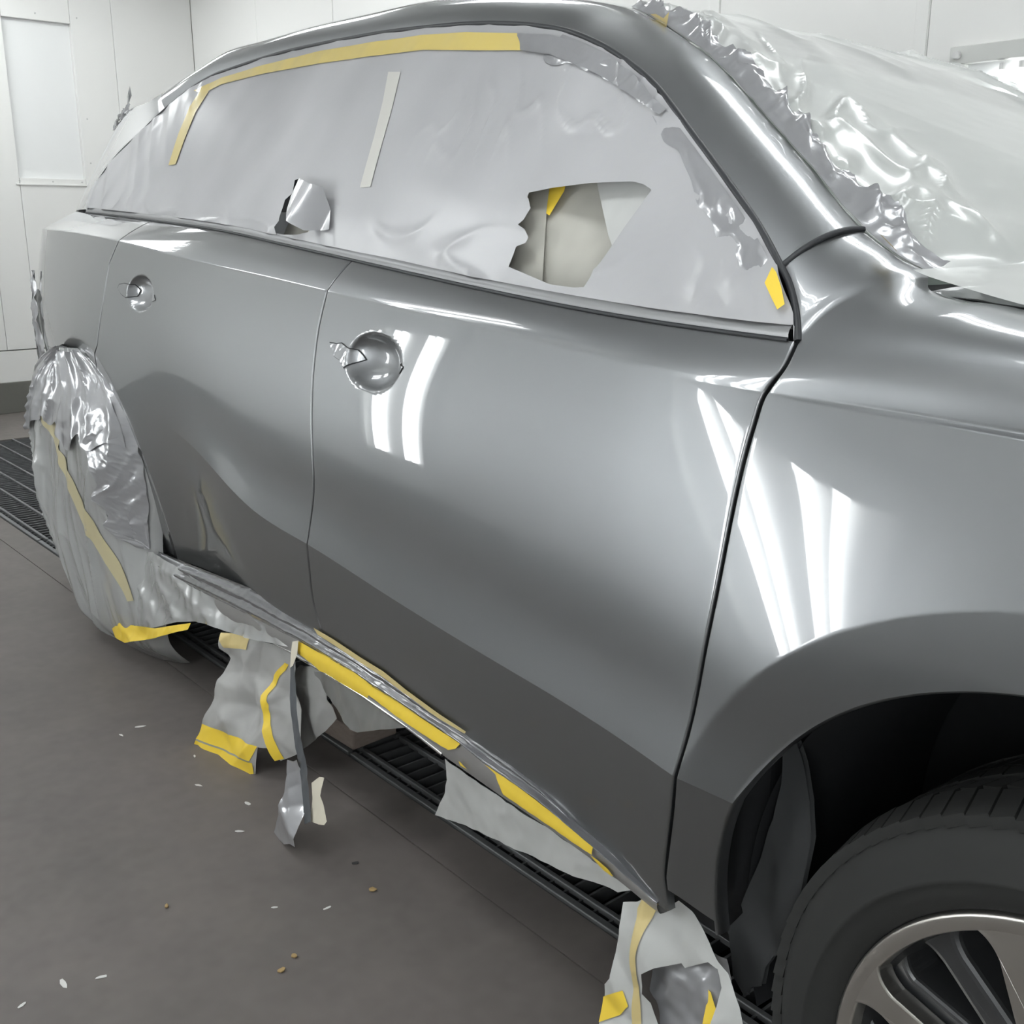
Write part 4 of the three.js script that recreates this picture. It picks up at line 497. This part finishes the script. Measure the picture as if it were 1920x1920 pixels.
// ---------------------------------------------------------------- hanging paper, film ends and tape
{
  // crumpled paper: straight creases across the sheet, flat in between
  const creased = (poly, s, k, n = 40) => {
    let q = k * 7919 + 13; const r = () => { q = (q * 1664525 + 1013904223) >>> 0; return q / 4294967296; };
    const X = poly.map(p => p[0]), Y = poly.map(p => p[1]), x0 = Math.min(...X), x1 = Math.max(...X), y0 = Math.min(...Y), y1 = Math.max(...Y);
    const L = Array.from({ length: n }, (_, i) => { const a = r() * Math.PI; return [Math.cos(a), Math.sin(a), lerp(x0, x1, r()), lerp(y0, y1, r()), (i % 2 ? 1 : -1) * (.5 + r()), .025 + .05 * r()]; });
    return (x, y) => { let f = 0; for (const [nx, ny, ox, oy, w, R] of L) { const dx = x - ox, dy = y - oy; f += w * (Math.abs(dx * nx + dy * ny) - .5 * R) * Math.exp(-(dx * dx + dy * dy) / (2 * R * R)); } return s * f + .0006 * noise(x * 60, y * 60, k); };
  };
  const cr = (s, k) => (x, y) => s * ridge(x * 7 + k, y * 9 + k, k) + s * .6 * ridge(x * 19, y * 15 + k, k + 3) + s * .3 * noise(x * 50, y * 50);
  const cA = creased(SH.paperA.poly, .27, 3, 56), cB = creased(SH.paperB.poly, .22, 5, 30), cE2 = creased(SH.paperE.poly, .17, 8, 40);
  const A = thing('hanging_paper', 'crumpled grey masking paper hanging to the floor with yellow tape along its hem', 'masking paper');
  obj('paper_sheet', sheet(SH.paperA, .006, cA), M.paper, A); obj('tape_strip', sheet(SH.tapeA1, .005, cA, .002), M.tape, A); obj('tape_strip', sheet(SH.tapeA2, .005, cA, .003), M.tape, A); obj('tape_strip', sheet(SH.tapeA3, .005, cA, .002), M.tape, A); obj('tape_strip', sheet(SH.tapeA4, .005, cA, .002), M.tapePale, A);
  single('hanging_paper', 'darker crumpled paper fold hanging behind the dangling film strip', 'masking paper', sheet(SH.paperB, .006, cB), M.paper);
  const S = thing('dangling_strip', 'narrow dark strip of tape and film dangling from the sill to the floor', 'tape strip');
  obj('film_strip', sheet(SH.strip, .005, cr(.003, 2)), M.stripDark, S); obj('tape_end', sheet(SH.stripTop, .005, cr(.002, 3), .002), M.tapeBack, S, 'pale back of the tape where it peels off'); obj('film_end', sheet(SH.stripEnd, .004, creased(SH.stripEnd.poly, .25, 11, 14), .006), M.filmShiny, S, 'shiny grey film end'); obj('tape_end', sheet(SH.stripEndWhite, .005, cr(.003, 7), -.004), M.tapeBack, S, 'whitish torn tape end');
  single('hanging_film', 'grey film corner hanging below the bright trim edge', 'masking film', sheet(SH.paperC, .006, cr(.006, 9)), M.paperDark);
  single('hanging_paper', 'wide light grey torn paper hanging under the front door', 'masking paper', sheet(SH.paperD, .006, cr(.0035, 12)), M.paperLight);
  const E = thing('hanging_paper', 'whitish crumpled paper hanging beside the front wheel arch', 'masking paper');
  const pe = { ...SH.paperE, holes: [SH.holeE.poly] };
  obj('paper_sheet', sheet(pe, .005, cE2), M.paperLight, E); obj('tape_strip', sheet(SH.tapeE1, .004, cE2, .002), M.tapePale, E); obj('tape_strip', sheet(SH.tapeE2, .004, cE2, .002), M.tape, E); obj('tape_strip', sheet(SH.tapeE3, .004, cE2, -.004), M.tape, E);
  obj('film_sheet', sheet({ ...SH.holeE, poly: SH.holeE.poly.map(q => [q[0] + (q[0] - .13) * .02 - .004, q[1] + (q[1] + .08) * .1]) }, .005, cr(.012, 17), -.022), M.filmShiny, E, 'dark film showing through the tear in the paper');
  const B = thing('tape_scrap', 'crumpled tape and film scrap sticking up at the rear roof edge', 'tape scrap');
  obj('film_edge', grid(30, 6, (u, v) => { const x = lerp(-3.86, -3.55, u), y = lerp(1.545, 1.60, u) + v * .03 * (1 - u * .5) + .05 * sm(.8, 1, u) * v, z = glassZ(x, lerp(1.545, 1.60, u)) - .004 - v * .01; return [x, y + .01 * ridge(u * 9, v * 2), z + .012 * ridge(u * 8, v * 3, 2)]; }), M.filmShiny, B);
}
// ---------------------------------------------------------------- flecks on the floor
const FL = ['larger pale paint fleck left of the taped paper hem', 'small pale paint fleck nearest the bagged rear wheel', 'long pale paint fleck just below the yellow hem tape', 'pale paint fleck between the hem tape and the dangling strip', 'pale paint fleck left of the film end of the dangling strip', 'tan flake lying alone on the open floor', 'upper of the two tan flakes lying close together', 'lower of the two tan flakes lying close together', 'tan flake nearest the floor grate', 'tiny pale fleck straight below the dangling strip', 'tiny pale fleck right of the one below the dangling strip', 'pale fleck nearest the lower left corner', 'right one of the pair of pale flecks by the lower left corner', 'left one of the pair of pale flecks by the lower left corner', 'dark crumb on the floor near the grate', 'tiny pale fleck beside the taped corner of the hanging paper'];
SH.flecks.forEach(([x, z, k], i) => {
  const n = 5, s = new THREE.Shape(), L = [.010, .007, .006][k] * (.7 + .6 * rnd()), W = L * (k === 0 ? .35 : .7);
  for (let j = 0; j < 7; j++) { const a = j / 7 * Math.PI * 2, r = .7 + .5 * rnd(); (j ? s.lineTo.bind(s) : s.moveTo.bind(s))(L * r * Math.cos(a), W * r * Math.sin(a)); }
  const g = new THREE.ExtrudeGeometry(s, { depth: k === 1 ? .002 : .0008, bevelEnabled: false }).rotateX(-Math.PI / 2).rotateY(rnd() * 3);
  if (k === 1) { const p = g.attributes.position; for (let q = 0; q < p.count; q++) p.setY(q, p.getY(q) + 40 * (p.getX(q) ** 2 + p.getZ(q) ** 2)); g.computeVertexNormals(); }
  const m = single(['paint_fleck', 'tan_flake', 'dark_crumb'][k], FL[i], ['fleck', 'flake', 'crumb'][k], g, [M.fleckWhite, M.fleckTan, M.fleckDark][k], k === 2 ? undefined : ['pale flecks on the floor', 'tan flakes on the floor'][k]);
  m.position.set(x, .0006, z);
});
renderer.render(scene, camera);
